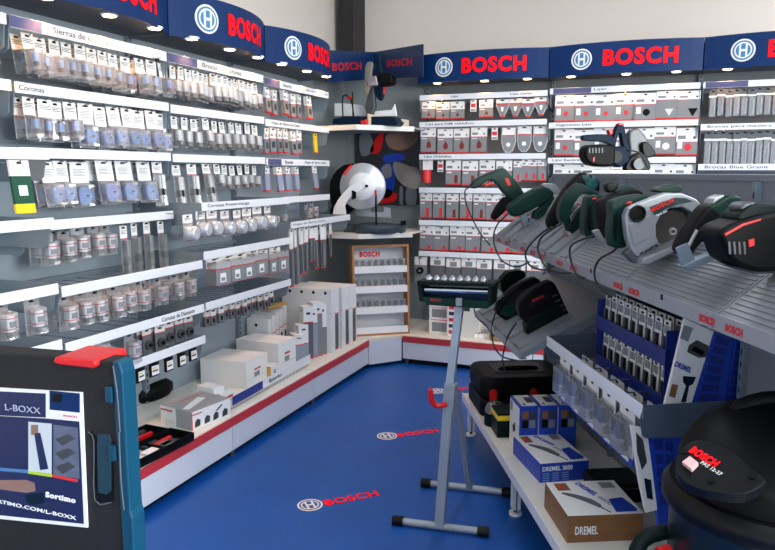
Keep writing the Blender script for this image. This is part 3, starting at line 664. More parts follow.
# wooden cabinet
A = onz(357.5, 336); B = onz(409.5, 331.5); hz = ony(356, 245, A.y+.05).z-.25
rz = math.radians(36); w = .485; A = V((-2.33, 5.17, .25))
t = thing('display_cabinet', 'beech wooden open cabinet with white shelves leaning in the corner', 'cabinet', A, rz); t.rotation_euler = (math.radians(-4), 0, rz)
H = hz; dep = .13; fr = .018
MB().box(0, fr, 0, dep, 0, H, WOOD).build('side_board', t); MB().box(w-fr, w, 0, dep, 0, H, WOOD).build('side_board', t)
MB().box(fr, w-fr, 0, dep, H-fr, H, WOOD).build('top_board', t); MB().box(fr, w-fr, 0, dep, 0, fr, WOOD).build('bottom_board', t)
MB().box(fr, w-fr, dep-.01, dep, fr, H-fr, WHITEP).build('back_board', t)
lettering('BOSCH', (w*.18, dep-.0105, H*.865), (1, 0, 0), (0, 0, 1), w*.36, REDL, t, h=.045, bold=.05)
zs = [(.05), (.27), (.50), (.72)]
for f in zs:
    MB().box(fr, w-fr, .0, .01, H*f-.02, H*f+.035, WHITEP).box(fr, w-fr, .01, dep-.01, H*f-.02, H*f-.012, WHITEP).build('shelf', t)
Rz = Matrix.Rotation(rz, 4, 'Z') @ Matrix.Rotation(math.radians(-4), 4, 'X')
bm_ = MB().box(-.024, .024, -.05, 0, 0, .05, OFFW).box(-.0245, .0245, -.0505, -.0005, .05, .105, CLEARW).cyl((0, -.025, .05), (0, -.025, .095), .012, DSTEEL, n=8).cyl((-.014, -.03, .05), (-.014, -.03, .085), .006, BLACK, n=8).mesh('bit_box')
bl2 = MB().box(-.03, .03, -.03, 0, 0, .02, OFFW).cyl((-.02, -.015, .024), (.022, -.018, .03), .006, DSTEEL, n=8).mesh('loose_bits')
for si, f in enumerate(zs):
    n = 8 if si else 5
    for k in range(n):
        x = fr+.03+(w-2*fr-.06)*k/(n-1) if n > 1 else w/2
        o = bpy.data.objects.new('bit_box', bm_ if si else bl2); col.objects.link(o)
        o.location = A+(Rz @ V((x, .075+rnd(-.01, .01), H*f-.011))); o.rotation_euler = t.rotation_euler
        tag(o, '%s, %s from left on the %s shelf of the wooden cabinet' % ('small clear-topped bit box' if si else 'small flat bit tray', ORD[k], ['bottom', 'second lowest', 'third lowest', 'top'][si]), 'bit box', 'small boxes in the wooden cabinet')

# ------------------------------------------------------------------ pixel outline helpers for tools (each tool in its own upright plane)
class Tool:
    """plane through origin o; e1 horizontal in-plane axis, depth axis = normal; coordinates taken at true distance"""
    def __init__(s, name, label, cat, o, ang, group=None):
        s.o = V(o); s.e1 = V((math.cos(ang), math.sin(ang), 0)); s.nn = V((-math.sin(ang), math.cos(ang), 0))
        s.t = thing(name, label, cat, o, ang, group)
    def q(s, x, y, off=0.):
        d = ray(x, y); p = OR + d*(((s.o+s.nn*off)-OR).dot(s.nn)/d.dot(s.nn)) - s.o
        return V((p.dot(s.e1), off, p.z))
    def plate(s, name, pts, m, th, off=0., bevel=.01, sm=0, seg=3, label=None):
        P = [s.q(x, y, off) for x, y in pts]
        if sm: P = catmull(P, sm, True)
        return MB().prism([(p.x, p.z) for p in P], off-th/2, off+th/2, m).build(name, s.t, bevel, seg, smooth=bevel > 0, label=label)
    def tube(s, name, pts, r, m, off=0., n=10, label=None):
        """pts (x, y[, off])"""
        P = [s.q(p[0], p[1], p[2] if len(p) > 2 else off) for p in pts]
        return MB().tube(P, r, m, n).build(name, s.t, label=label)
    def cyl(s, name, c, off0, off1, r, m, r2=None, n=24, label=None):
        a = s.q(c[0], c[1], off0); b_ = V((a.x, off1, a.z))
        return MB().cyl(a, b_, r, m, r2, n).build(name, s.t, label=label)
    def text(s, txt, p0, p1, hpx, m, off, bold=.04):
        a, b_ = s.q(*p0, off), s.q(*p1, off); d = b_-a; u = V((-d.z, 0, d.x))
        h = hpx*( (a+s.o-OR).length/FOC)
        return lettering(txt, a, d, u, d.length, m, s.t, h=h, bold=bold, proud=.001)
def GT(name, label, cat, s, n0, z0, group=None): return Tool(name, label, cat, gw(n0, s, z0), -GA, group)
def cordN(T, pts, n=.96, r=.0042):
    P = []
    for x, y in pts:
        w_ = onN(x, y, n)-T.o; P.append(V((w_.dot(T.e1), w_.dot(T.nn), w_.z)))
    return MB().tube(P, r, CORD, 8, 4).build('power_cord', T.t)

# mitre saw, upper corner shelf
T = Tool('mitre_saw', 'upright mitre saw with black motor on the upper corner shelf', 'saw', (-2.28, 5.42, 1.968), 0)
T.plate('base', [(340, 125), (341, 120), (352, 117.5), (400, 118), (404, 123), (402, 127)], TBLUE, .3, 0, .006)
T.plate('fence', [(335, 103.5), (345, 103.5), (362, 105), (366, 112), (392, 110), (395, 104), (397, 116), (335, 116)], WHITEP, .02, .1, .002, label='white fence')
T.plate('arm', [(368, 118), (366, 106), (369, 94), (369, 80), (373, 78), (375, 92), (376, 106), (372, 118)], DSTEEL, .05, .02, .008)
T.plate('blade_guard', [(366, 66), (369, 62), (373, 63), (372, 72), (371, 84), (368, 94), (365, 92), (365, 78)], mat('tan_guard', (124, 116, 106), .4), .03, -.04, .008, 3)
T.plate('gearbox', [(368, 78), (378, 76), (380, 86), (370, 87)], SILV, .09, -.02, .01)
T.plate('motor', [(378, 75), (391, 74), (394, 79), (393, 85), (378, 86)], BLACK, .11, 0, .02, 2)
T.plate('handle', [(376, 55), (380, 55), (383, 72), (384, 96), (380, 101), (375, 92), (377, 74)], TBLUE, .04, .03, .01, 2, label='navy handle')
T.plate('trigger', [(383, 87), (386, 86), (385, 94), (383, 95)], REDP, .03, .03, .004)
T.tube('clamp', [(343, 118), (343, 96), (351, 100), (354, 118)], .006, BLACKS)
T.tube('clamp_knob', [(348, 97.5), (352, 98.5)], .014, REDP)
T.tube('lock_lever', [(353, 118), (352.5, 92)], .006, BLACKS)
T.plate('lock_knob', [(361, 121), (368, 119), (368, 125), (362, 125)], REDP, .04, -.17, .008)
t = thing('saw_leaflet', 'tan folded leaflet lying in front of the upper mitre saw', 'leaflet', (-2.1, 5.36, 1.968), math.radians(35))
MB().prism([(-.17, 0), (.17, .0), (.17, .05), (-.05, .075), (-.17, .095)], -.01, .01, mat('tan_paper', (190, 172, 150), .6)).build('leaflet_sheet', t)
# mitre saw, lower corner shelf
T = Tool('mitre_saw', 'large mitre saw with silver round guard on the lower corner shelf', 'saw', (-2.33, 5.42, 1.10), math.radians(10))
T.cyl('turntable', (385, 231), .02, .0201, .001, DSTEEL)
o = MB().lathe([(.19, 0), (.2, .012), (.2, .06), (.17, .072), (.01, .072)], mat('cast_dark_blue', (46, 62, 74), .4), 28, (.1, 0, 0)).box(-.17, .33, -.06, .1, .0, .06, mat('cast_dark_blue', (46, 62, 74), .4)).build('base', T.t, .004)
T.plate('fence', [(356, 216), (356, 208), (370, 208), (371, 212), (384, 212), (384, 207), (390, 208), (391, 218)], SILV, .02, .06, .002)
T.plate('rear_frame', [(334, 176), (345, 165), (360, 164), (374, 168), (380, 178), (366, 196), (350, 214), (336, 214), (331, 190)], BLACKS, .12, .10, .015, 2)
c = T.q(362.5, 186.5, -.04); R0 = .192
MB().lathe([(R0, .03), (R0+.002, -.004), (R0-.006, -.014), (R0*.70, -.020), (R0*.69, -.024), (.01, -.028)], mat('guard_silver', (214, 217, 221), .32, .35), 40, (c.x, c.y, c.z), 'y').build('blade_guard', T.t, label='brushed silver round guard')
MB().lathe([(.115, -.028), (.11, -.036), (.01, -.04)], WHITEP, 32, (c.x, c.y, c.z), 'y').build('guard_cover', T.t, label='white inner cover')
T.plate('guard_arm', [(333, 214), (338, 200), (348, 188), (355, 183), (362, 180), (368, 184), (362, 190), (352, 196), (345, 206), (346, 215)], WHITEP, .03, -.075, .006, 2, label='white sweeping arm')
T.plate('arm_slot', [(352, 190), (356, 192), (356, 198), (352, 200)], BLACK, .004, -.093, .0)
T.cyl('arbor_bolt', (367, 186), -.075, -.1, .012, BLACKS)
T.text('BOSCH', (345.5, 175.5), (353, 166), 3.4, REDL, -.082)
T.plate('motor_cap', [(333, 206), (340, 204), (345, 214), (341, 222), (334, 222), (331, 214)], BLACK, .1, -.03, .012, 2)
T.tube('clamp_rod', [(376.5, 226), (376, 210), (376, 195)], .008, BLACKS, -.16)
T.tube('clamp_tip', [(375.8, 196), (375.6, 190)], .009, REDP, -.16)
T.tube('side_rod', [(392, 226), (403, 223)], .006, DSTEEL, -.02)
T.tube('side_knob', [(401, 223.5), (406, 222.5)], .02, BLACKS, -.02)

# ------------------------------------------------------------------ goods on the left plinth
def carton(name, label, c, r, l, top, mats, group=None, z0=.25, deco=None, bevel=.002, cat='box', lid=False):
    """c near corner, r right-hand corner, l left-hand corner (pixels at height z0); top = pixel y of the near corner's top"""
    C, R_, L_ = onz(*c, z0), onz(*r, z0), onz(*l, z0)
    u = R_-C; w = u.length; ang = math.atan2(u.y, u.x); v = V((-math.sin(ang), math.cos(ang), 0)); dp = abs((L_-C).dot(v))
    h = ony(c[0], top, C.y).z-z0
    t = thing(name, label, cat, C, ang, group)
    mf, ms, mt = mats
    b = MB(); b.box(0, w, 0, dp, 0, h, mf)
    b.box(.0, w, .0, dp, h, h+.001, mt); b.box(-.001, 0, 0, dp, 0, h, ms)
    b.build('carton', t, bevel)
    if deco: deco(t, w, dp, h)
    return t, w, dp, h
def deco_tools(t, w, d, h):
    b = MB().box(0, w*.02, -.001, 0, 0, h, REDST).box(w*.03, w*.25, -.002, 0, h*.8, h*.86, REDST)
    for k, f in enumerate((.14, .38, .6, .84)):
        b.prism([(w*(f-.07), h*.1), (w*(f+.06), h*.14), (w*(f+.07), h*.45), (w*f, h*.55), (w*(f-.06), h*.4)], -.002, 0, PRINTD)
    b.prism([(w*.6, h*.6), (w*.75, h*.85), (w*.78, h*.8), (w*.63, h*.56)], -.002, 0, PRINTD)
    b.build('printed_side', t)
    MB().box(-.0025, -.0015, d*.55, d*.93, h*.12, h*.35, OFFW).box(-.003, -.001, d*.6, d*.98, h*.78, h*.86, REDST).build('end_label', t)
    MB().box(-.0015, -.0005, d*.5, d, 0, h, BOXW).build('white_end_panel', t)
    MB().prism([(w*.1, d*.2), (w*.75, d*.5), (w*.7, d*.7), (w*.05, d*.35)], h+.001, h+.002, WHITE, 'z').prism([(w*.3, d*.8), (w*.95, d*.8), (w*.95, d*.83), (w*.3, d*.83)], h+.001, h+.002, REDST, 'z').build('top_print', t)
carton('power_tool_carton', 'big grey and white printed power tool carton on the left plinth', (192, 431), (231, 415), (150, 427), 413, (BOXW, BOXG, BOXG), deco=deco_tools)
def deco_plain(t, w, d, h):
    MB().box(w*.35, w*.65, -.0012, 0, h*.55, h*.62, REDST).box(w*.35, w*.6, -.0012, 0, h*.3, h*.48, PRINT).box(0, w, -.0006, 0, h*.28, h*.285, PRINT).build('side_print', t)
    MB().box(w*.5, w*.504, 0, d, h+.001, h+.0015, PRINT).build('flap_seam', t)
carton('white_carton', 'large plain white lidded carton standing nearest on the left plinth', (247, 389), (268, 377), (203, 383), 363, (BOXW, BOXW, BOXW), deco=deco_plain)
carton('white_carton', 'second plain white carton behind, beside the standing blade packs', (279, 373), (296, 365), (240, 366), 344, (BOXW, BOXW, BOXW), deco=deco_plain)
for k, (c, r, l, tp, z0) in enumerate((((222, 404), (236, 398), (198, 401), 398, .25), ((220, 402), (233, 396), (196, 399), 394, .285), ((214, 398), (224, 394), (194, 396), 389, .315))):
    carton('slim_carton', 'slim white tool carton, %s of a stack of three behind the power tool carton' % ['bottom', 'middle', 'top'][k], c, r, l, tp, (BOXW, BOXW, BOXW), 'stack of slim white cartons', z0=z0, deco=lambda t, w, d, h: MB().box(0, w, -.001, 0, 0, h*.3, REDST).build('red_edge', t))
carton('small_carton', 'small white and mustard carton between the two large white cartons', (271, 378), (279, 374), (262, 374), 367, (BOXW, MUSTARD, BOXW), z0=.25, deco=deco_plain)
# low heading strip fence
a, b_ = onz(232, 411), onz(310, 366)
t = thing('plinth_fence', 'low wire fence with white heading strip on the left plinth', 'divider', a, math.atan2(b_.y-a.y, b_.x-a.x)); w = (b_-a).length
MB().box(0, w, -.004, 0, .03, .085, STRIP).build('heading_strip', t)
MB().box(0, w*.34, -.0055, -.004, .032, .083, mat('heading_navy', (40, 52, 130), .45)).build('heading_panel', t)
lettering('Baterías', (w*.42, -.0042, .045), (1, 0, 0), (0, 0, 1), w*.16, PRINTD, t, h=.026, bold=.01, proud=.001)
m = MB()
for k in range(int(w/.02)): m.cyl((k*.02, .005, 0), (k*.02, .005, .06), .0018, CHROME, n=5, caps=False)
m.cyl((0, .005, .06), (w, .005, .06), .002, CHROME, n=5).cyl((0, .005, .01), (w, .005, .01), .002, CHROME, n=5).build('wire_fence', t)
# standing packs (long blades) and cabinet boxes towards the corner
def stander(label, c, top, wd, dp, body, head=WHITE, cat='blade pack', hf=.3, group='long packs standing on the left plinth'):
    C = V((*c, .25)); h = top
    t = thing('standing_pack', label, cat, C, .85+rnd(-.06, .06), group)
    MB().box(0, wd, 0, dp, 0, h, BOXW).box(0, wd, -.001, 0, 0, h*(1-hf), body).box(0, wd, -.002, 0, h*(1-hf)-.006, h*(1-hf), REDC).box(0, wd, -.002, 0, 0, .008, REDC).box(-.0008, 0, .0, dp, h*.05, h*.5, GREYC if head is None else OFFW).build('sleeve', t)
    MB().box(wd*.3, wd*.7, -.0012, 0, h*.86, h*.9, BLACKS).box(-.0012, 0, dp*.4, dp*.6, h*.9, h*.93, BLACKS).build('hang_slot', t)
specs = [((-2.40+.012*k, 4.29+.05*k), h_, nm_) for k, (h_, nm_) in enumerate(((.20, 'short blue-grey'), (.26, 'pale blue'), (.385, 'tall dark grey'), (.37, 'slim grey'), (.40, 'tallest white-edged'), (.38, 'red-topped grey')))]
for k, (c, tp, nm) in enumerate(specs):
    stander('%s blade sleeve standing on the left plinth beside white cartons' % nm, c, tp, .072, .10, [GREYB, GREYB, GREYD, GREYB, GREYC, GREYC][k], hf=[.35, .5, .28, .3, .2, .45][k])
for k, (c, tp, lb) in enumerate((((340, 349), 287, 'nearest'), ((350, 344), 285, 'middle'), ((357, 341), 284, 'farthest'))):
    C = onz(*c); h = ony(c[0], tp, C.y).z-.25
    t = thing('display_box', 'tall white display box with grey blade window, %s of three on left plinth' % lb, 'display box', C+V((-.0, -.14, 0)), PI/2, 'tall white display boxes')
    MB().box(0, .135, 0, .42, 0, h, BOXW).box(-.0006, .1356, -.0006, .42, h*.62, h*.625, PRINT).build('carton', t, .002)
    MB().box(.06, .115, -.0015, 0, .02, h*.6, PRINTD).box(.06, .115, -.002, 0, h*.6, h*.68, WHITE).box(.06, .115, -.0022, 0, h*.595, h*.61, REDC).box(.06, .115, -.0022, 0, .012, .02, REDC).build('blade_window', t)
    s = MB()
    for q in range(14): s.box(.06, .115, -.0025, -.0015, .03+q*h*.04, .036+q*h*.04, GREYC)
    s.build('blade_rows', t)
    s = MB()
    for q in range(4): s.cyl((-.001, .05+q*.1, h*.94), (.0, .05+q*.1, h*.94), .012, BLACKS, n=12)
    s.build('finger_holes', t)
t = thing('mustard_pack', 'flat mustard card lying on top of the upright white sleeves', 'card', V((-2.66, 4.46, .612)), math.radians(80))
MB().box(-.12, .12, -.04, .04, 0, .012, MUSTARD).build('card', t, .002)
# rows of small trays behind (grey box rows on back of plinth)
for k in range(5):
    C = V((-2.60, 4.27+.055*k, .25))
    t = thing('storage_sleeve', 'white upright sleeve, %s in the row behind the cartons' % ORD[k], 'box', C, PI/2, 'upright sleeves behind the cartons')
    h = .30+.015*k
    MB().box(0, .05, 0, .18, 0, h, BOXW).box(-.0006, .0506, -.0006, .18, h*.6, h*.62, REDC).build('sleeve', t, .001)
    MB().cyl((-.001, .1, h*.85), (0, .1, h*.85), .012, BLACKS, n=12).box(.015, .035, -.0015, 0, h*.2, h*.5, BLACKS).build('print', t)
# open tool case
A = onz(139, 473); B = onz(202, 440)
ang = math.atan2(B.y-A.y, B.x-A.x)
t = thing('tool_case', 'open black case with red and yellow inserts on the left plinth', 'tool case', A+V((-.03, -.02, 0)), ang); w = (B-A).length
MB().box(0, w, 0, .16, 0, .012, BLACKS).box(0, w, 0, .008, .012, .045, BLACK).box(0, w, .152, .16, .012, .045, BLACK).box(0, .008, 0, .16, .012, .045, BLACK).box(w-.008, w, 0, .16, .012, .045, BLACK).box(w*.5, w*.5+.008, 0, .16, .012, .045, BLACK).build('tray', t, .003)
MB().box(0, w, .165, .32, 0, .012, BLACKS).box(0, w, .312, .32, 0, .04, BLACK).box(0, .008, .165, .32, 0, .04, BLACK).box(w-.008, w, .165, .32, 0, .04, BLACK).build('lid', t, .003)
MB().cyl((.03, .162, .02), (w-.03, .162, .02), .007, DSTEEL).build('hinge', t)
for k, (x, y, wx, wy, m) in enumerate(((.03, .02, .09, .05, OFFW), (.14, .03, .1, .05, WHITEP), (.26, .02, .06, .06, GREYC), (.05, .09, .12, .04, GREYC), (.2, .1, .1, .035, DSTEEL), (w*.58, .03, .1, .04, DSTEEL), (w*.58, .09, .12, .02, REDC), (.06, .2, .2, .05, REDP), (.02, .2, .04, .05, YELL), (w*.5, .22, .16, .02, REDP), (w*.5, .27, .16, .02, DSTEEL))):
    MB().box(x, min(x+wx, w-.01), y, y+wy, .012, .034, m).build('insert', t, .003)
t = thing('black_pouch', 'black rounded bag slumped under the bottom rail behind the cartons', 'bag', onz(165, 402)+V((-.12, .05, 0)), PI/2)
MB().lathe([(.10, 0), (.12, .02), (.12, .06), (.08, .095), (.01, .10)], BLACK, 20, sx=1.3, sy=.6).build('bag_body', t)
MB().tube([(-.08, 0, .08), (-.05, 0, .13), (.05, 0, .13), (.08, 0, .08)], .008, BLACKS).build('handle', t)

# back plinth goods
def bbox(label, p, top, w, d, deco, m=WHITE, cat='box'):
    C = onz(*p); h = ony(p[0], top, C.y).z-.25
    t = thing('display_pack', label, cat, C, 0, 'packs on the back plinth'); MB().box(0, w, 0, d, 0, h, m).build('carton', t, .002); deco(t, w, d, h); return t
def dk(t, w, d, h): MB().box(w*.15, w*.9, -.0015, 0, h*.55, h*.82, GREYC).box(w*.15, w*.9, -.0015, 0, h*.08, h*.38, GREYC).box(w*.1, w*.95, -.0015, 0, h*.45, h*.47, REDC).box(w*.1, w*.95, -.0015, 0, h*.86, h*.88, REDC).build('front_print', t)
bbox('white display box with two grey panels on the back plinth', (429, 333), 303, .17, .2, dk)
def dk2(t, w, d, h):
    m = MB()
    for k in range(5): m.box(w*.15, w*.6, -.0015, 0, h*(.08+.18*k), h*(.18+.18*k), [REDC, PRINTD][k % 2])
    m.build('front_print', t)
bbox('white box with red chequered side behind the roller stand post', (447, 336), 302, .1, .25, dk2)
bbox('pale speckled carton right of the roller stand post', (460, 336.5), 302, .16, .25, lambda t, w, d, h: MB().box(w*.1, w*.5, -.0015, 0, h*.75, h*.95, PRINTD).build('front_print', t), OFFW)
t = thing('flat_case', 'low white case with red handle lying on the back plinth', 'case', onz(474, 338), math.radians(20))
MB().box(0, .18, 0, .2, 0, .03, WHITEP).box(.02, .16, .03, .17, .03, .036, GREYC).build('case_body', t, .006); MB().box(.03, .05, -.004, .06, .036, .045, REDP).build('handle', t, .002)
t = thing('brown_bag', 'crumpled tan bag on the back plinth beside the low white case', 'bag', onz(496, 341)+V((.03, .05, 0)))
MB().lathe([(.07, 0), (.085, .03), (.07, .09), (.03, .13), (.01, .135)], mat('tan_bag', (170, 140, 110), .7, noise=.1), 9, sx=1.2).build('bag_body', t)

# ------------------------------------------------------------------ gondola
def gthing(name, label, cat, n=0., s=0., z=0., group=None): return thing(name, label, cat, gw(n, s, z), -GA, group)
GB = [1.1, 2.105, 3.105, 4.115]
NP = 1.36
for i in range(3):
    s0, s1 = GB[i], GB[i+1]; w = s1-s0; lab = ['nearest', 'middle', 'farthest'][i]
    t = gthing('gondola_bay', 'grey aisle gondola unit with low cream shelf, %s of three' % lab, 'shelving', 0, s0)
    MB().box(NP, NP+.03, .002, w-.002, .1, 1.588, PANELD).build('back_panel', t, .002)
    MB().box(NP, NP+.42, .001, w-.001, 1.588, 1.592, PANELD).box(NP-.004, NP+.424, .001, w-.001, 1.572, 1.588, PANELD).build('top_deck', t)
    MB().box(NP+.39, NP+.42, .002, w-.002, .1, 1.572, PANELD).build('rear_panel', t)
    m = MB().box(NP-.02, NP, w-.02, w, .1, 1.57, STEELG)
    for k in range(30): m.box(NP-.0206, NP-.02, w-.014, w-.008, .3+k*.042, .32+k*.042, BLACK)
    m.build('upright', t)
    m = MB()
    for z in (.5, .77, 1.03): m.box(NP-.003, NP, .02, w-.02, z, z+.004, STEELG)
    m.build('panel_seam', t)
    MB().box(.839, NP, .002, w-.002, .225, .25, SHELFW).build('base_shelf', t, .003)
    MB().box(.833, .839, .002, w-.002, .205, .254, STRIP).build('shelf_edge', t, .002)
    for q, sy in enumerate((w-.06,) if i != 2 else (w-.06, )):
        MB().box(.862, .90, sy-.02, sy+.02, .03, .225, FASCIA).box(.878, .884, sy-.0205, sy+.0205, .03, .225, DSTEEL).cyl((.881, sy, 0), (.881, sy, .012), .03, WHITEP).cyl((.881, sy, .012), (.881, sy, .035), .009, DSTEEL).build('leg', t)
    m = MB().box(.90, NP, .01, w-.01, .20, .205, DSTEEL); m.build('underframe', t)
# sloping upper display trays: front (1.012, 1.2) back (1.345, 1.475)
def slope_tray(label, s0, s1, A2, B2, lip, m_top, ribs, letters, lipm, name='sloped_tray', steps=None):
    (na, za), (nb, zb) = A2, B2
    t = gthing(name, label, 'display shelf', na, s0, za); w = s1-s0
    L = math.hypot(nb-na, zb-za); ang = math.atan2(zb-za, nb-na)
    ca, sa = math.cos(ang), math.sin(ang)
    def Pq(l, s, h): return V((l*ca-h*sa, s, l*sa+h*ca))
    def bx(m_, l0, l1, a, b, h0, h1, mt):
        vs = [Pq(l, s, h) for l in (l0, l1) for s in (a, b) for h in (h0, h1)]
        m_.add(vs, [(0, 1, 3, 2), (4, 6, 7, 5), (0, 4, 5, 1), (2, 3, 7, 6), (0, 2, 6, 4), (1, 5, 7, 3)], mt)
    m = MB(); bx(m, .004, L, .002, w-.002, -.004, 0, m_top); m.build('tray_floor', t)
    m = MB()
    for k in range(ribs): l = .02+(L-.04)*(k+.5)/ribs; bx(m, l-.0045, l+.0045, .012, w-.012, 0, .003, m_top)
    if ribs: m.build('ribs', t)
    MB().box(-.006, 0, .002, w-.002, -lip, .010, lipm).box(0, .03, .002, w-.002, -lip, -lip+.002, lipm).build('front_lip', t, .002)
    MB().box(-.0075, -.006, w*.48, w*.48+.012, -.006, .0105, BLACK).build('lip_notch', t)
    nn = V((-1, 0, 0))
    for f in letters:
        lettering('BOSCH', (-.0062, w*f+.052, -lip+.009), (0, -1, 0), (0, 0, 1), .075, mat('lip_red', (196, 34, 40), .4), t, h=.021, bold=.05, proud=.001)
    if steps:
        m = MB()
        for k in range(steps): a = w*(k+.25)/steps; bx(m, .01, L*.6, a, a+w*.5/steps, 0, .012, m_top)
        m.build('support_ridges', t)
    m = MB(); m.prism([(0, 0), (L*ca, L*sa), (L*ca, L*sa-.05), (.02, -lip)], .0, .003, STEELG); 
    MB().prism([(0, -.002), (L*ca, L*sa), (L*ca, L*sa-.06), (.0, -lip)], .003, .006, STEELG, 'y').build('tray_bracket', t)
    MB().prism([(0, -.002), (L*ca, L*sa), (L*ca, L*sa-.06), (.0, -lip)], w-.006, w-.003, STEELG, 'y').build('tray_bracket', t)
    return t
TRG = mat('tray_silver', (140, 144, 149), .42, .35)
TRL = mat('tray_lip_grey', (150, 154, 160), .4, .2)
UF, UB_ = (1.016, 1.226), (1.348, 1.485)
joints = [1.15, 1.715, 2.285, 2.85, 3.41, 3.99 if False else 4.10]
labs = ['nearest the right edge', 'second nearest, ribbed and mostly empty', 'third, under the big circular saw', 'fourth, under green handled tools', 'farthest, under the drill']
for k in range(5):
    slope_tray('sloped grey display tray on upper gondola level, '+labs[k], joints[k], joints[k+1], UF, UB_, .034, TRG, 22 if k < 3 else 0, (.02, .8) if k < 3 else (.1, .55, .8), TRL, steps=None if k < 3 else 4)
slope_tray('lower sloped grey display tray under the jigsaws', 3.105, 4.10, (.905, .765), (1.35, 1.0), .03, TRG, 0, (), TRL, steps=5)
# front-facing rail on the middle bay with blisters
RG = -math.radians(63.4)
def grail(label, s0, s1, n, z, hooks):
    t = thing('hook_rail', label, 'shelf rail', gw(n, s1, z), RG); w = s1-s0        # local x runs towards the camera, y into the gondola
    MB().box(0, w, -.008, 0, -.048, 0, STRIP).build('price_strip', t, .002)
    MB().box(.01, w-.01, NP-n-.03, NP-n-.012, -.05, -.02, STEELG).build('cross_bar', t)
    for x in (0, w-.004): MB().prism([(-.004, 0), (NP-n, .008), (NP-n, -.115), (.012, -.112), (.0, -.104), (-.012, -.055)], x, x+.004, mat('slate_bracket', (74, 88, 104), .45), 'x').build('side_bracket', t)
    hm = MB().cyl((0, .01, 0), (0, NP-n-.01, 0), .003, CHROME, n=6).mesh('hook')
    for x in hooks:
        o = bpy.data.objects.new('hook', hm); col.objects.link(o); o.parent = t; o.location = (x, 0, -.058)
us = [.2, .36, .52, .68, .84]
grail('white price strip rail on the middle gondola bay above clear blisters', 2.11, 3.10, 1.03, .848, us)
for k, x in enumerate(us):
    for q in range(3):
        p = gw(1.045+q*.05, 3.10-x, .848-.055)
        place('accblister', p, RG, '%s accessory blister, %s along the gondola rail%s' % (['clear', 'transparent', 'see-through'][q], ORD[k], ['', ', behind the front one', ', rearmost'][q]), 'clear accessory blisters on the gondola rail')
# blue two-tier accessory rack
t = thing('accessory_rack', 'dark blue two-tier wire rack of small cards on the middle gondola bay', 'rack', gw(1.2, 2.93, .75), RG); w = .63
MB().box(0, w, .12, .13, .0, .36, mat('rack_dark', (14, 18, 34), .6)).build('rack_back', t)
for z in (.0, .17):
    MB().box(0, w, -.01, 0, z, z+.06, DBLUE).box(0, w, 0, .12, z, z+.006, DBLUE).build('rack_tier', t, .002)
for x in (0, w-.006): MB().box(x, x+.006, -.01, .13, 0, .30, DBLUE).build('rack_side', t, .002)
for x in (.0, w-.1): MB().box(x+.02, x+.06, .13, .158, .0, .36, DBLUE).build('rack_bracket', t)
for tier, z in ((0, .15), (1, .315)):
    for k in range(9):
        for q in range(2):
            p = t.location+Matrix.Rotation(RG, 3, 'Z') @ V((.05+k*.066, .02+q*.045, z+.012))
            place('bitcard', p, RG+rnd(-.06, .06), 'slim accessory card, %s from left%s on the %s tier of blue rack' % (ORD[k], ', rear row' if q else '', ['lower', 'upper'][tier]), 'accessory cards in the blue rack', tilt=.0)

# ------------------------------------------------------------------ tools on the upper trays
TL = 'tools displayed on the upper trays'
def on_tray(n): return UF[1]+(n-UF[0])*(UB_[1]-UF[1])/(UB_[0]-UF[0])
T = GT('power_drill', 'green drill with black side handle at the far end of the tray', 'drill', 4.0, 1.05, on_tray(1.05), TL)
T.plate('body', [(470, 187), (474, 180), (486, 174), (502, 168), (509, 175), (517, 183), (524, 197), (519, 202), (512, 201), (503, 193), (494, 182), (486, 181), (476, 188)], GREEN, .065, 0, .018, 3)
T.plate('chuck', [(503, 197), (512, 199), (509, 206), (495, 220), (491, 215)], BLACK, .05, 0, .012, 2)
T.plate('trigger', [(484, 184), (492, 181), (490, 185), (485, 187)], REDP, .03, 0, .004)
T.plate('accent', [(503, 178), (507, 178), (510, 185), (506, 186)], REDP, .067, 0, .002)
T.plate('stand_bracket', [(517, 200), (527, 196), (532, 204), (523, 209)], PANELD, .04, 0, .002)
cordN(T, [(470, 187), (465, 191), (466, 203), (472, 218), (480, 233), (490, 245)], .93)
T = GT('heat_gun', 'green gun-shaped tool with metal nozzle, second on the tray', 'heat gun', 3.72, 1.12, on_tray(1.12), TL)
T.plate('body', [(507, 209), (509, 204), (525, 193), (541, 186), (552, 192), (549, 200), (536, 207), (517, 216), (510, 215)], GREEN, .07, 0, .02, 3)
T.plate('grip', [(541, 196), (554, 196), (548, 208), (540, 220), (532, 221), (533, 212), (540, 206)], GREEN, .05, 0, .016, 3)
T.plate('nozzle', [(541, 186), (545, 183), (555, 184.5), (559, 193), (550, 193)], ALU, .05, 0, .012, 2)
T.plate('cradle', [(529, 218), (538, 219), (545, 229), (535, 238), (527, 230)], PANELD, .05, 0, .003)
T.plate('cradle_post', [(519, 212), (524, 212), (529, 224), (523, 227)], PANELD, .03, 0, .002)
cordN(T, [(509, 212.8), (497, 225), (493.5, 240), (500.5, 259), (515.5, 266.8), (529, 262)], .94)
T = GT('delta_sander', 'long dark teal sander leaning upright, third on the tray', 'sander', 3.42, 1.15, on_tray(1.15), TL)
T.plate('body', [(547, 226), (548, 216), (562, 191), (578, 174), (585, 173), (592, 177), (586, 184), (576, 192), (566, 206), (560, 222), (554, 231)], BLACK, .06, 0, .018, 3)
T.plate('head', [(578, 175), (586, 173.5), (600, 183), (598, 189), (592, 190), (582, 184)], TEAL, .06, 0, .014, 2)
T.plate('pad', [(597, 181), (600, 183), (597, 191), (593, 190)], BLACKS, .065, 0, .004)
T.plate('switch', [(562, 192), (565, 189), (566, 192), (563, 195)], REDP, .062, 0, .002)
T.plate('shell', [(553, 212), (562, 197), (568, 190), (571, 192), (562, 206), (556, 220)], GREEND, .066, 0, .01, 2)
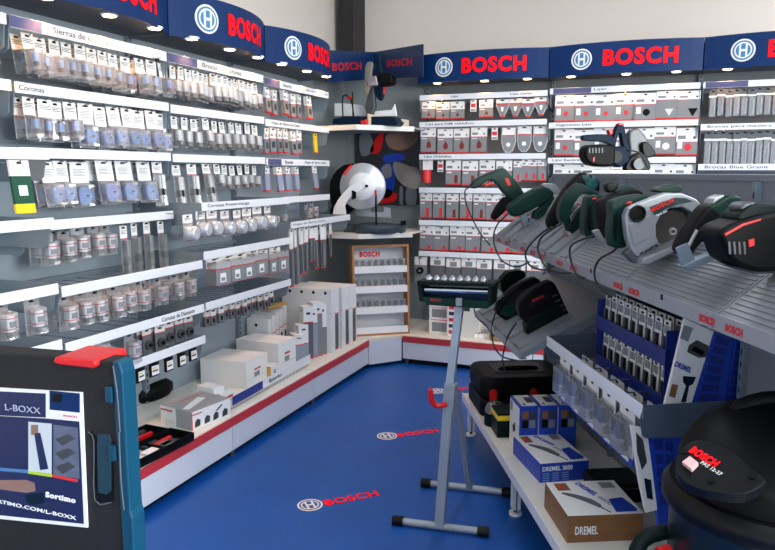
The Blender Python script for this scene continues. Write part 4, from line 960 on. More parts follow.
cordN(T, [(552, 227), (540, 234.6), (526, 251), (529, 264.6), (543, 270), (553.7, 266)], .95)
T = GT('jigsaw', 'green jigsaw with arched handle, fourth on the tray', 'jigsaw', 3.12, 1.12, on_tray(1.12), TL)
T.plate('handle', [(562, 224), (557.5, 215), (560, 201), (568, 190), (577, 183), (586, 187), (597, 193), (594, 197), (583, 193), (575, 200), (569, 212), (568, 222)], GREEN, .05, 0, .018, 3)
T.plate('motor_housing', [(566, 224), (573, 211), (585, 204), (590, 214), (588, 230), (575, 238), (568, 233)], GREEND, .07, 0, .02, 3)
T.plate('chip_shield', [(567, 217), (574, 207), (580, 203), (573, 214), (569, 222)], SMOKE, .074, 0, .004)
T.plate('foot_plate', [(564, 231), (569, 239), (576, 244), (588, 238), (587, 236), (576, 240), (568, 231)], SILV, .06, 0, .002)
T.plate('blade_guide', [(566, 234), (572, 234), (573, 238), (568, 239)], REDP, .03, 0, .002)
cordN(T, [(563, 223), (551, 230), (541, 238), (538, 250), (545, 266), (556, 272), (570, 273)], .97)
T = GT('orbital_sander', 'green tool with thick upright grip, fifth on the tray', 'sander', 2.9, 1.13, on_tray(1.13), TL)
T.plate('grip', [(584, 201), (587, 196), (600, 195), (608, 197), (604, 202), (599, 206), (598, 222), (600, 234), (588, 237), (582, 232), (582, 215)], GREEN, .06, 0, .02, 3)
T.plate('body', [(598, 214), (612, 212), (618, 226), (612, 238), (598, 240)], BLACK, .08, .01, .02, 2)
T.plate('red_switch', [(589, 198), (594, 196.8), (594, 199), (590, 200)], REDP, .062, 0, .003)
T.plate('rubber_inlay', [(585, 206), (589, 204), (589, 230), (586, 232), (583.5, 220)], BLACK, .064, 0, .004)
T.plate('foot_plate', [(584, 238), (590, 243), (612, 238), (610, 235), (592, 239), (586, 235)], SILV, .07, 0, .003)
cordN(T, [(594, 236), (584, 238.7), (571.4, 245.5), (570, 256), (575.5, 272.8), (584, 278)], .985)
T = GT('belt_sander', 'black arched tool with round black and green knobs, sixth on the tray', 'sander', 2.62, 1.16, on_tray(1.16), TL)
T.plate('handle', [(595, 207), (598, 200), (610, 195), (622, 191), (634, 189), (641, 193), (634, 197), (618, 200), (607, 205), (605, 218), (608, 232), (600, 238), (596, 226)], BLACK, .05, 0, .016, 3)
T.plate('body', [(606, 214), (625, 206), (648, 206), (652, 226), (630, 242), (608, 240)], GREEND, .09, .03, .02, 2)
T.plate('front_knob', [(604, 187), (606, 183), (613, 182), (617, 185), (614, 191), (607, 193)], BLACKS, .04, .03, .014, 2)
T.plate('rear_knob', [(612, 192), (617, 187), (626, 185), (632, 187), (630, 191), (620, 193)], GREEN, .04, .04, .012, 2)
T.plate('lock_lever', [(592, 231), (598, 229), (604, 240), (598, 241)], SILV, .02, -.02, .002)
T = GT('circular_saw', 'big circular saw with silver guard and green handle on the upper tray', 'saw', 2.2, 1.15, on_tray(1.15)-.0, TL)
T.plate('grip', [(608, 205), (611, 200), (624, 196), (641, 194), (648, 197), (640, 204), (624, 208), (622, 222), (625, 240), (622, 247), (610, 246), (607, 232), (609, 215)], GREEN, .05, .05, .018, 3)
for k_ in range(4): T.plate('vent', [(640+k_*5, 253-k_*2.2), (643+k_*5, 251.6-k_*2.2), (643+k_*5, 252.6-k_*2.2), (640+k_*5, 254-k_*2.2)], BLACK, .002, -.0345, 0)
T.plate('rubber_inlay', [(610, 214), (614, 212), (614, 240), (612, 243), (609, 230)], BLACK, .054, .05, .004)
T.plate('lock_button', [(622, 204), (625, 201), (629, 201), (629, 204)], REDP, .056, .048, .003)
T.plate('motor', [(640, 205), (675, 199), (690, 215), (680, 240), (645, 250)], GREEND, .1, .1, .02, 2)
T.plate('auxiliary_handle', [(652, 191), (660, 186), (674, 184), (679, 187), (677, 192), (664, 193)], GREEN, .05, .06, .016, 2)
gp = [(623, 216), (626, 208), (636, 203), (649, 198), (664, 192.5), (680, 193), (694, 199), (702, 208), (699, 216), (692, 224), (689, 212), (680, 207), (668, 208), (659, 214), (654, 224), (654, 236), (657, 242), (646, 249), (635, 257), (629, 250), (625, 236)]
T.plate('upper_guard', gp, ALU, .035, -.015, .006, 0)
T.plate('name_panel', [(650, 207), (662, 202), (675, 197.5), (685, 198), (693, 201.5), (676, 205), (665, 209), (656, 217)], mat('panel_dark_green', (20, 44, 44), .4), .003, -.0335, 0)
T.text('BOSCH', (652.5, 212), (674, 202), 4.2, REDP, -.036, .05); T.text('PKS 54', (656, 216.8), (667, 212), 1.8, WHITEP, -.036, .02)
a = T.q(637, 213.5, -.034); MB().lathe([(.022, .01), (.028, -.006), (.024, -.012), (.021, -.004), (.02, .012), (.002, .012)], BLACKS, 24, tuple(a), 'y').cyl((a.x, -.0345, a.z), (a.x, -.036, a.z), .0215, BLACK).build('dust_port', T.t)
T.plate('guard_ridge', [(629, 224), (650, 215), (652, 236), (634, 246)], ALU, .004, -.034, .002)
a = T.q(671.5, 231, -.005); mb = MB(); nT = 24
P = []
for k in range(nT*2):
    r = .066 if k % 2 else .071; P.append((a.x+r*math.cos(PI*k/nT), a.z+r*math.sin(PI*k/nT)))
mb.prism(P, -.006, -.004, mat('blade_brown_steel', (70, 66, 62), .35, .7)).build('saw_blade', T.t)
MB().cyl((a.x, -.004, a.z), (a.x, -.016, a.z), .012, SILV).cyl((a.x, -.016, a.z), (a.x, -.024, a.z), .006, DSTEEL, n=6).build('arbor_bolt', T.t)
T.plate('lower_guard', [(646, 249), (656, 242), (664, 246), (680, 244), (690, 236), (694, 240), (684, 252), (668, 259), (655, 257)], SMOKE, .01, -.01, .002)
T.plate('foot_plate', [(634, 261), (636, 257), (688, 234), (690, 237), (640, 262)], SILV, .12, -.02, .002)
T.plate('depth_clamp', [(622, 253), (629, 248), (638, 261), (632, 263)], DSTEEL, .03, -.02, .004)
cordN(T, [(618, 247), (612, 252), (600, 259), (594.6, 270), (597, 283.7), (611, 297)], .995)
T = GT('reciprocating_saw', 'dark tool with green nose leaning right of the circular saw', 'saw', 1.97, 1.16, on_tray(1.16), TL)
T.plate('body', [(676, 247), (684, 231), (692, 219), (701, 207), (708, 204), (716, 212), (714, 222), (704, 234), (693, 246), (686, 256), (679, 254)], BLACK, .07, 0, .018, 3)
T.plate('nose', [(701, 207), (710, 202), (722, 194.5), (731, 195), (735, 199), (731, 209), (716, 221), (708, 214)], GREEN, .07, 0, .018, 2)
T.plate('nose_ring', [(708, 203), (711, 198), (719, 194.5), (719, 196.5), (712, 201)], SILV, .05, .0, .006, 2)
T.plate('red_stripe', [(703, 236), (712, 226), (724, 218), (722, 222), (712, 231), (704, 240)], REDP, .05, 0, .003)
T.tube('side_bolt', [(688, 247, -.05), (697, 230, -.05)], .005, SILV)
t = GT('display_bracket', 'bent grey metal cradle bracket on the ribbed tray', 'bracket', 1.86, 1.09, on_tray(1.09))
t.plate('upright_plate', [(675.5, 248), (687, 243), (695, 260), (681, 266)], STEELG, .006, 0, 0)
t.plate('foot_bar', [(680, 266), (686, 269), (716, 257), (716, 250), (694, 259)], STEELG, .04, 0, .001)
T = GT('impact_wrench', 'bulky black tool with red badge at the right end of the tray', 'power tool', 1.68, 1.13, on_tray(1.13), TL)
T.plate('body', [(708, 235), (710, 229), (718, 223), (735, 217), (760, 211), (790, 214), (795, 250), (775, 266), (750, 270), (733, 266), (719, 258), (714, 247)], BLACK, .11, 0, .03, 2)
for k_ in range(4): T.plate('vent', [(728+k_*5, 242), (730+k_*5, 241.5), (731+k_*5, 254), (729+k_*5, 254.5)], DSTEEL, .002, -.056, 0)
T.plate('red_band', [(712, 232), (730, 222), (748, 217), (748, 219), (731, 224.5), (713, 234.5)], REDP, .112, 0, .002)
T.plate('top_cover', [(728, 218), (738, 207), (752, 203), (790, 206), (790, 217), (740, 219)], GREEND, .08, 0, .012, 2)
T.plate('grey_collar', [(732, 208), (738, 202), (748, 201), (750, 208), (738, 213)], DSTEEL, .06, 0, .008)
T.plate('red_badge', [(748, 240), (754, 238.5), (754, 245.5), (748.5, 247)], REDP, .004, -.057, 0)
T.plate('foot_plate', [(722, 264), (745, 272), (790, 270), (790, 267), (745, 269)], DSTEEL, .08, 0, .003)

# blue circular saw on top of the gondola
T = GT('circular_saw', 'navy circular saw with red switches standing on top of the gondola', 'saw', 3.6, 1.5, 1.592)
T.plate('motor', [(582, 149), (587, 145), (607, 145), (612, 150), (611, 164), (604, 167), (588, 165), (582, 158)], BLACK, .1, -.04, .014, 2)
T.plate('motor_badge', [(593, 158), (594.5, 157), (594.5, 161), (593, 162)], REDP, .003, -.093, 0)
T.plate('rear_handle', [(582, 137), (584, 135), (605, 134.5), (612, 138), (612, 146), (603, 142), (583, 140.5)], TBLUE, .045, 0, .012, 2)
T.plate('top_handle', [(610, 146), (612, 136), (615, 127), (618, 124), (622.5, 125), (625, 136), (629, 151), (625, 154), (621, 144), (619.5, 134), (617, 134), (615, 142), (614, 149)], TBLUE, .042, 0, .010, 1)
T.plate('gear_housing', [(609, 148), (620, 146), (628, 151), (626, 162), (617, 168), (609, 163)], TBLUE, .085, 0, .01, 1)
for k_ in range(5): T.plate('vent', [(589+k_*3.2, 148), (590.2+k_*3.2, 148), (590.2+k_*3.2, 153), (589+k_*3.2, 153)], DSTEEL, .002, -.092, 0)
T.cyl('gear_cover', (616, 157), -.04, -.05, .03, BLACKS)
T.plate('top_button', [(616.5, 124), (618.5, 123), (622.5, 123.5), (622.5, 127), (618, 127)], REDP, .04, 0, .004)
T.plate('side_button', [(607, 130), (611, 129), (612, 133), (609, 136)], REDP, .04, 0, .004)
T.plate('blade_guard', [(627, 133), (634, 128.5), (640, 131), (648, 143), (652, 152), (646, 157), (640, 162), (628, 164), (628, 150)], mat('guard_grey', (84, 88, 92), .4, .2), .05, .03, .012, 2)
T.plate('dust_spout', [(640, 144), (646, 142), (654, 152), (653, 156), (646, 158), (642, 156)], BLACKS, .045, .0, .012, 2)
T.cyl('blade_hub', (637, 164), -.02, -.05, .03, DSTEEL)
T.plate('lower_guard', [(623, 169), (628, 158), (640, 152), (648, 162), (647, 172), (630, 172)], BLACKS, .05, .0, .01, 2)
T.plate('foot_plate', [(587, 170.5), (648, 170.5), (648, 172.6), (587, 172.6)], SILV, .14, 0, .002)
T.tube('power_cord', [(628, 150, -.05), (640, 153, -.06), (646, 163, -.06), (650, 173, -.06)], .004, CORD)

# jigsaws on the lower tray
def jig(s, pts, hole, acc, label, cord, n0=1.05):
    T = GT('jigsaw', label, 'jigsaw', s, n0, .84, 'jigsaws on the lower tray')
    T.plate('body', pts, BLACK, .075, 0, .02, 3)
    if hole: T.plate('handle_opening', hole, mat('void_black', (3, 3, 4), .9), .077, 0, .004, 2)
    for nm, p, m in acc: T.plate(nm, p, m, .08, 0, .003)
    for c_ in cord: cordN(T, c_, .90)
    return T
jig(3.9, [(499, 281), (503, 275), (508, 271), (521, 270), (524, 276), (516, 281), (508, 290), (502, 294)], None, [('foot_plate', [(490, 296), (500, 290), (504, 294), (494, 300)], SILV)], 'dark jigsaw farthest back on the lower tray', [[(474, 305), (476, 316), (486, 325.5), (494, 336)]])
jig(3.65, [(495, 311), (497, 303), (501, 297), (513, 286), (525.5, 279.6), (535, 277), (540, 284), (530, 292), (522, 302), (519, 314), (512, 322), (500, 317)], [(506, 300), (513, 291), (522, 287), (524, 290), (516, 298), (510, 304)], [('shoe', [(486, 302), (500, 292), (502, 295), (490, 305)], SILV), ('green_shell', [(498, 313), (503, 304), (514, 303), (512, 316)], GREEN)], 'dark green and black jigsaw in the middle of the lower tray', [[(496, 312), (492, 325.5), (493, 343), (501.5, 356), (519, 361)]])
T = jig(3.32, [(518, 314), (517, 303), (522, 296), (530, 289), (546, 281), (552, 282), (558, 293), (566, 311), (572, 317), (560, 323), (545, 329), (530, 336), (525, 331), (524, 322)], [(526, 304), (530, 297), (544, 292), (546, 296), (536, 301), (530, 307)], [('foot_plate', [(528, 337), (574, 315), (577, 318), (532, 341)], DSTEEL)], 'black and green jigsaw nearest the camera on the lower tray', [[(516, 323), (508, 336.4), (503.7, 351.7), (502.6, 362), (506, 372)]])
T.text('BOSCH', (533, 302), (544, 297), 2.2, REDP, -.042, .04)
T.plate('side_shell', [(524, 326), (528, 316), (545, 309), (556, 302), (562, 312), (556, 321), (540, 328), (530, 333)], GREEND, .082, 0, .006, 2)
for k_ in range(4): T.plate('vent', [(552+k_*3, 296+k_*5), (557+k_*3, 294+k_*5), (557.5+k_*3, 295.3+k_*5), (552.5+k_*3, 297.3+k_*5)], DSTEEL, .002, -.0385, 0)
T.plate('label_plate', [(536, 318), (550, 311), (551, 315), (538, 322)], GREEND, .004, -.039, 0)

# ------------------------------------------------------------------ roller stand
a = onz(427, 483, .02); b_ = onz(506, 492, .02)
fr_ang = math.atan2(b_.y-a.y, b_.x-a.x)
base = onz(440, 524, .03)
t = thing('roller_stand', 'green topped roller stand with grey steel post and red hook in the aisle', 'roller stand', (base.x, base.y, 0), 0)
def lw(p): return V(p)-t.location
top = ony(460, 303, base.y+.05)
GP = mat('grey_painted_post', (150, 160, 168), .4, .3, noise=.05)
def bar(p, q, wx, wy, m, name, bev=.003):
    p, q = V(p), V(q); d = (q-p).normalized(); u = V((1, 0, 0)); u = (u-d*u.dot(d)).normalized(); v = d.cross(u)
    vs = [c+u*(sx*wx/2)+v*(sy*wy/2) for c in (p, q) for sx, sy in ((-1, -1), (1, -1), (1, 1), (-1, 1))]
    return MB().add(vs, [(3, 2, 1, 0), (4, 5, 6, 7), (0, 1, 5, 4), (1, 2, 6, 5), (2, 3, 7, 6), (3, 0, 4, 7)], m).build(name, t, bev)
mid = ony(449, 398, base.y+.03)
bar(lw(base), lw(ony(450, 388, base.y+.03)), .042, .042, GP, 'lower_post')
bar(lw(ony(448, 402, base.y+.03)), lw(top), .034, .034, mat('inner_post', (168, 180, 190), .35, .4), 'inner_post')
bar(lw(ony(449, 408, base.y+.03)), lw(ony(451, 383, base.y+.03)), .05, .05, GP, 'collar')
rb = (a*.45+b_*.55)
bar(lw(ony(453, 384, base.y+.07)), lw(rb), .03, .03, GP, 'rear_leg')
MB().tube([lw(a), lw(b_)], .017, GP, 10, 1).build('foot_bar', t)
for q, e in ((a, 1), (b_, -1)):
    d = (b_-a).normalized()*e; MB().tube([lw(q)-d*.03, lw(q)+d*.02], .024, BLACKS, 12, 1).build('foot_cap', t)
d = (b_-a).normalized(); f0, f1 = base-d*.19, base+d*.19; f0.z = f1.z = .02
MB().tube([lw(f0), lw(f1)], .017, GP, 10, 1).build('foot_bar', t)
for q, e in ((f0, 1), (f1, -1)): MB().tube([lw(q)-d*e*.03, lw(q)+d*e*.02], .024, BLACKS, 12, 1).build('foot_cap', t)
k0 = lw(ony(447, 404, base.y-.02)); MB().tube([k0, lw(ony(437, 406, base.y-.03)), lw(ony(431.5, 400, base.y-.04)), lw(ony(430.5, 389, base.y-.05))], [.011, .012, .014, .010], REDP, 10).build('red_hook', t, label='curved red plastic hook')
Yh = base.y+.05
def hq(x, y, off=0.): return lw(ony(x, y, Yh+off))
def hplate(name, pts, m, th, off=0., bev=.003):
    P = [hq(x, y, off) for x, y in pts]; y0 = P[0].y
    return MB().prism([(p.x, p.z) for p in P], y0-th/2, y0+th/2, m).build(name, t, bev)
hplate('top_channel', [(421, 279), (498, 281.5), (498, 285), (421, 283)], GREEND, .12)
hplate('lower_beam', [(423.5, 296), (492, 301), (489, 308), (470, 307), (428, 304)], GREEN, .05, -.03)
hplate('end_plate', [(421, 279), (425, 279), (427, 300), (423, 299)], GREEND, .11)
hplate('end_plate', [(491, 281), (496, 281), (494, 304), (490, 303)], GREEND, .11)
MB().cyl(hq(425.5, 289.5, -.03), hq(490.5, 292, -.03), .0155, mat('roller_steel', (200, 205, 210), .12, 1.), n=24).build('roller', t, label='polished steel roller')
hplate('rear_rail', [(424, 286), (492, 288), (492, 300), (424, 297)], mat('rail_blue', (22, 40, 84), .4), .006, .04)
hplate('clamp_bracket', [(456, 298), (462, 298), (462, 306), (456, 306)], SILV, .01, -.06, .001)
for k in range(8):
    p = hq(429+k*7.8, 278.5+k*.25, -.02)
    MB().lathe([(.016, -.004), (.016, .004), (.012, .008), (.008, .013), (.004, .017), (.001, .018)], SILV, 12, tuple(p)).build('ball_roller', t)
lettering('BOSCH', hq(430.5, 300.8, -.057), (1, 0, 0), (0, 0, 1), .05, mat('dull_red', (150, 34, 34), .5), t, h=.011, bold=.04)

# ------------------------------------------------------------------ goods on the gondola bench
# soft black case
T0 = gl(onz(478, 421, .25)); 
t = thing('carry_case', 'rounded black carry case with two red catches on the gondola bench', 'tool case', gw(.852, 3.66, .25), RG+math.radians(-26+26))
t.rotation_euler = (0, 0, -GA)
# local: x = n, y = s
def rr(x0, x1, y0, y1, r, n=5):
    P = []
    for cx_, cy_, a0 in ((x1-r, y1-r, 0), (x0+r, y1-r, 90), (x0+r, y0+r, 180), (x1-r, y0+r, 270)):
        for k in range(n+1): a_ = math.radians(a0+90*k/n); P.append((cx_+r*math.cos(a_), cy_+r*math.sin(a_)))
    return P
CW, CD = .50, .40
MB().prism(rr(0, CW, 0, CD, .06), 0, .10, BLACK, 'z').build('lower_shell', t, .015, 3, smooth=True)
MB().prism(rr(.0, CW, .0, CD, .08), .105, .225, BLACK, 'z').build('upper_shell', t, .03, 4, smooth=True)
MB().prism(rr(.1, CW-.1, .1, CD-.08, .05),   .222, .229, BLACKS, 'z').build('top_recess', t, .004)
MB().tube([(.14, .17, .224), (.17, .17, .236), (CW-.17, .17, .236), (CW-.14, .17, .224)], .012, BLACK).build('handle', t)
for x in (.045, .27): MB().prism(rr(x, x+.04, .06, .165, .018), -.008, .002, REDP, 'z').build('catch', t)
for o in [o for o in t.children if o.name.startswith('catch')]: o.rotation_euler = (PI/2, 0, 0)
lettering('BOSCH', (.115, -.002, .06), (1, 0, 0), (0, 0, 1), .12, mat('dull_red2', (130, 20, 28), .5), t, h=.024, bold=.05)
# green box with dome
t = thing('yellow_banded_box', 'dark green box with yellow band and clear dome beside the black case', 'box', gw(.87, 3.37, .25), -GA)
MB().box(0, .14, 0, .14, 0, .13, GREEND).box(-.001, .141, -.001, .141, .09, .118, YELL).build('carton', t, .002)
MB().lathe([(.06, 0), (.058, .02), (.045, .045), (.02, .06), (.002, .063)], SMOKE, 20, (.04, .2, .07)).build('dome', t)
MB().lathe([(.062, 0), (.062, .07)], GREEND, 20, (.04, .2, .0)).build('dome_base', t)
# upright rotary tool boxes
def dremel_upright(k):
    n0 = [.925, 1.022, 1.118][k]
    t = thing('rotary_tool_box', 'upright blue and white rotary tool box, %s of the row of three' % ['leftmost', 'middle', 'rightmost'][k], 'box', gw(n0, 3.17, .25), -GA, 'upright rotary tool boxes')
    w, d, h = .091, .17, .235
    MB().box(0, w, 0, d, 0, h, DBLUEP).build('carton', t, .002)
    MB().box(-.0015, 0, .002, d-.002, .002, h-.012, WHITE).build('white_side', t)
    MB().box(.012, w-.004, .004, d-.004, h, h+.001, WHITE).build('white_top', t)
    m = MB()
    for i in range(2):
        for j in range(2): m.box(.014+j*.034, .044+j*.034, -.0015, 0, .17-i*.045, .21-i*.045, [BROWN, DSTEEL, BLACKS, ALU][i*2+j])
    m.build('picture_panel', t)
    MB().box(.05, .085, .05, .13, h+.001, h+.0015, PRINTD).prism([(.02, .02), (.035, .015), (.03, .05)], h+.001, h+.0018, BLACKS, 'z').build('top_print', t)
    MB().prism([(.06, .09), (.1, .07), (.11, .1), (.07, .13)], -.003, -.0015, PRINTD, 'x').build('tool_picture', t)
    MB().box(-.003, -.0015, .12, .15, .17, .22, PRINT).build('barcode', t)
    return t
for k in range(3): dremel_upright(k)
def flatbox(label, corner, rgt, lft, topy, number, side, z0=.25):
    t, w, d, h = carton('rotary_tool_box', label, corner, rgt, lft, topy, (side, side, WHITE), z0=z0, cat='box', group=None)
    z = h+.0012
    lettering('DREMEL', (w*.40, d*.93, z), (.35, -1, 0), (1, .35, 0), d*.42, DBLUEP, t, h=w*.09, bold=.04, proud=.0008)
    lettering(number, (w*.56, d*.5, z), (.35, -1, 0), (1, .35, 0), d*.26, PRINT, t, h=w*.07, bold=.0, proud=.0008)
    MB().box(w*.1, w*.28, d*.72, d*.95, z, z+.0006, BROWN).box(w*.14, w*.2, d*.8, d*.9, z, z+.001, REDC).build('corner_picture', t)
    MB().tube([(w*.12, d*.62, z+.004), (w*.28, d*.5, z+.004), (w*.42, d*.34, z+.004), (w*.5, d*.2, z+.004)], [.003, .008, .011, .006], DSTEEL, 8).build('tool_picture', t)
    MB().tube([(w*.5, d*.2, z+.002), (w*.58, d*.04, z+.002)], .002, BLACKS, 6, 1).build('tool_cord_picture', t)
    MB().prism([(w*.66, d*.06), (w*.93, d*.06), (w*.97, d*.12), (w*.9, d*.46), (w*.7, d*.42)], z, z+.001, DBLUEP, 'z').build('pouch_picture', t)
    m = MB()
    for q in range(9): m.box(w*.74+q*w*.022, w*.74+q*w*.022+w*.012, d*.76, d*.94, z, z+.0006, PRINTD)
    m.build('barcode', t)
    return t, w, d, h
t, w, d, h = flatbox('blue and white rotary tool box lying in front of the upright three', (540, 483), (588, 479), (519, 453), 464, '3000', DBLUEP)
lettering('DREMEL 3000', (w*.04, -.001, h*.6), (1, 0, 0), (0, 0, 1), w*.62, WHITEP, t, h=h*.24, bold=.02)
m = MB()
for i in range(3):
    for j in range(4): m.box(w*(.05+.2*i), w*(.19+.2*i), -.0012, 0, h*(.08+.12*j), h*(.12+.12*j), LBLUE)
m.build('side_print', t)
t, w, d, h = flatbox('brown-sided white rotary tool box lying nearest the camera on the bench', (567, 543), (642, 540), (544, 507), 516, '4000', BROWN)
lettering('DREMEL', (w*.1, -.001, h*.3), (1, 0, 0), (0, 0, 1), w*.3, WHITEP, t, h=h*.3, bold=.02)
t = thing('black_box', 'plain black box on the bench behind the rotary tool boxes', 'box', gw(1.10, 2.62, .25), -GA)
MB().box(0, .2, 0, .16, 0, .085, BLACKS).build('box_body', t, .004); MB().box(.0, .2, -.001, 0, .06, .063, DSTEEL).build('lid_seam', t)
# tall display cartons at the gondola
def tall_box(label, n, s, z, h, wwhite, wblue, lean, cells):
    t = thing('display_carton', label, 'display box', gw(n, s, z), RG); t.rotation_euler = (lean, 0, RG)
    MB().box(0, wwhite, 0, .03, 0, h, WHITE).build('picture_panel', t, .001)
    MB().box(wwhite, wwhite+wblue, 0, .03, 0, h, DBLUEP).build('blue_panel', t, .001)
    m = MB()
    for i in range(3):
        for j in range(8): m.box(wwhite+.015+i*wblue/3, wwhite+.015+i*wblue/3+wblue*.26, -.0015, 0, .02+j*h/8.5, .02+j*h/8.5+h/14, DBLUE)
    m.build('moulded_cells', t)
    return t
t = GT('display_card', 'tall white and blue display card standing behind the grey bracket', 'display box', 2.13, 1.15, .80)
def cells(T, quad, nx, ny, off):
    A_, B_, C_, D_ = [V(p) for p in quad]; m = MB()
    for i in range(nx):
        for j in range(ny):
            def pt_(u, v): p = (A_*(1-u)+B_*u)*(1-v)+(D_*(1-u)+C_*u)*v; return T.q(p.x, p.y, off)
            q_ = [pt_((i+a_)/nx, (j+b_)/ny) for a_, b_ in ((.12, .15), (.88, .15), (.88, .85), (.12, .85))]
            m.prism([(p.x, p.z) for p in q_], off-.002, off, DBLUE)
    return m.build('moulded_cells', T.t)
t.plate('picture_panel', [(684, 318), (713, 331), (684, 425), (659, 425)], WHITE, .012, 0, .001)
t.plate('blue_panel', [(713, 331), (732, 338), (720, 425), (684, 425)], DBLUEP, .02, .004, .001)
t.plate('blue_panel', [(733, 338), (790, 360), (790, 425), (721, 425)], DBLUEP, .02, .004, .001)
cells(t, [(715, 333), (731, 340), (718, 402), (695, 402)], 1, 7, -.006); cells(t, [(735, 341), (770, 352), (770, 402), (722, 402)], 2, 7, -.006)
t.text('DREMEL', (674, 366), (690, 373), 5.0, DBLUEP, -.0065, .05)
t.plate('case_picture', [(689, 345), (697, 340), (709, 346), (706, 357), (699, 358), (687, 352)], DSTEEL, .001, -.007, 0); t.plate('case_picture', [(691, 350), (702, 356), (705, 352), (695, 346)], BLACK, .001, -.0082, 0)
t.plate('tool_picture', [(683, 376), (696, 377), (693, 384), (689, 386), (686, 402), (681, 402), (686, 386), (683, 382)], TBLUE, .001, -.007, 0)
t.plate('text_picture', [(684, 325), (693, 328), (688, 342), (680, 338)], PRINT, .001, -.007, 0); t.plate('small_picture', [(672, 384), (678, 385), (675, 398), (669, 396)], BROWN, .001, -.007, 0)
t = GT('display_card', 'lower blue and white display card below the grey bracket beside the vacuum', 'display box', 2.13, 1.05, .50)
t.plate('picture_panel', [(630, 425), (646, 428), (657, 509), (645, 512), (638, 480)], WHITE, .012, 0, .001)
t.plate('blue_panel', [(646, 426), (700, 426), (700, 530), (658, 530)], DBLUEP, .02, .004, .001)
cells(t, [(652, 438), (674, 440), (676, 506), (659, 506)], 2, 5, -.006)
t.plate('tool_picture', [(636, 432), (643, 440), (647, 462), (642, 470), (637, 452)], DSTEEL, .001, -.007, 0); t.plate('tool_picture', [(644, 478), (651, 480), (653, 500), (647, 498)], TBLUE, .001, -.007, 0)

# vacuum cleaner
t = thing('vacuum_cleaner', 'big black drum vacuum cleaner with oval control panel at bottom right', 'vacuum cleaner', gw(1.10, 1.55, .252), math.radians(-5))
MB().lathe([(.20, 0), (.225, .02), (.232, .2), (.236, .50), (.242, .52)], mat('vacuum_dark_green', (8, 26, 26), .35), 40).build('drum', t)
MB().lathe([(.244, .52), (.256, .53), (.258, .555), (.248, .57), (.24, .58)], BLACKS, 40).build('rim', t)
# motor head with slanted top
n = 48; prof = [(.226, .582, 0), (.222, .64, .2), (.214, .672, .5), (.19, .704, .8), (.14, .728, 1.), (.08, .740, 1.), (.004, .744, 1.)]
vs = []; 
for r, h, sl in prof:
    for k in range(n):
        a_ = 2*PI*k/n; x = r*math.cos(a_); y = r*math.sin(a_)*.98
        vs.append((x, y, h+sl*(x*.10+y*.34)))
fs = [(i*n+k, i*n+(k+1) % n, (i+1)*n+(k+1) % n, (i+1)*n+k) for i in range(len(prof)-1) for k in range(n)]+[tuple(range((len(prof)-1)*n, len(prof)*n))]
MB().add(vs, fs, BLACK, True).build('motor_head', t)
def hd(px, py, lift=0.):      # point on the slanted head plane, from its place on the photo-facing slope
    nrm = V((-.14, -.52, 1)).normalized(); c0 = OR+ray(705, 465)*1.60+nrm*(lift+.012)
    d_ = ray(px, py); return OR+d_*((c0-OR).dot(nrm)/d_.dot(nrm))
def lc(p):
    return Matrix.Rotation(-t.rotation_euler.z, 3, 'Z') @ (p-t.location)
pan = [(676, 458), (690, 442), (710, 441), (735, 452), (752, 468), (766, 480), (745, 494), (715, 492), (692, 486), (677, 474)]
vs = catmull([lc(hd(*p)) for p in pan], 3, True)
nrm = V((-.14, -.52, 1)).normalized(); nl = Matrix.Rotation(-t.rotation_euler.z, 3, 'Z') @ nrm
N_ = len(vs); MB().add(vs+[v-nl*.03 for v in vs], [tuple(range(N_)), tuple(range(2*N_-1, N_-1, -1))]+[(i, i+N_, (i+1) % N_+N_, (i+1) % N_) for i in range(N_)], BLACKS).build('control_panel', t, .003, 2)
def htext(s, p0, p1, hpx, m, bold):
    a_, b2 = lc(hd(*p0, .001)), lc(hd(*p1, .001)); d_ = b2-a_; u_ = nl.cross(d_)
    lettering(s, a_, d_, u_, d_.length, m, t, h=hpx*1.45/FOC*1.6, bold=bold, proud=.0015)
htext('BOSCH', (688, 452), (714, 468), 7, REDL, .05)
htext('PAS 12-27', (700, 463.5), (720, 476), 3, OFFW, .0)
sw = [(682, 465), (690, 459), (699, 466), (692, 473)]
vs = [lc(hd(*p, .002)) for p in sw]; MB().add(vs+[v+nl*.012 for v in vs], [(3, 2, 1, 0), (4, 5, 6, 7), (0, 1, 5, 4), (1, 2, 6, 5), (2, 3, 7, 6), (3, 0, 4, 7)], mat('switch_pale', (220, 170, 168), .2)).build('rocker_switch', t, .002, label='pale pink rocker switch')
for c_ in ((684, 452), (711, 481), (752, 477)):
    p = lc(hd(*c_, .0)); MB().cyl(p, p+nl*.004, .008, BLACK).build('knob', t)
MB().tube([(-.10, .06, .70), (-.08, .08, .745), (.0, .10, .772), (.10, .08, .765), (.17, .02, .70)], [.022, .022, .022, .022, .022], BLACK, 12).build('carry_handle', t)
MB().tube([(-.235, -.04, .42), (-.29, -.08, .40), (-.30, -.14, .34), (-.26, -.2, .28)], .02, GREEND, 12).build('hose', t)
MB().tube([(-.22, -.10, .40), (-.245, -.12, .395)], .018, REDP, 12, 1).build('hose_socket', t)

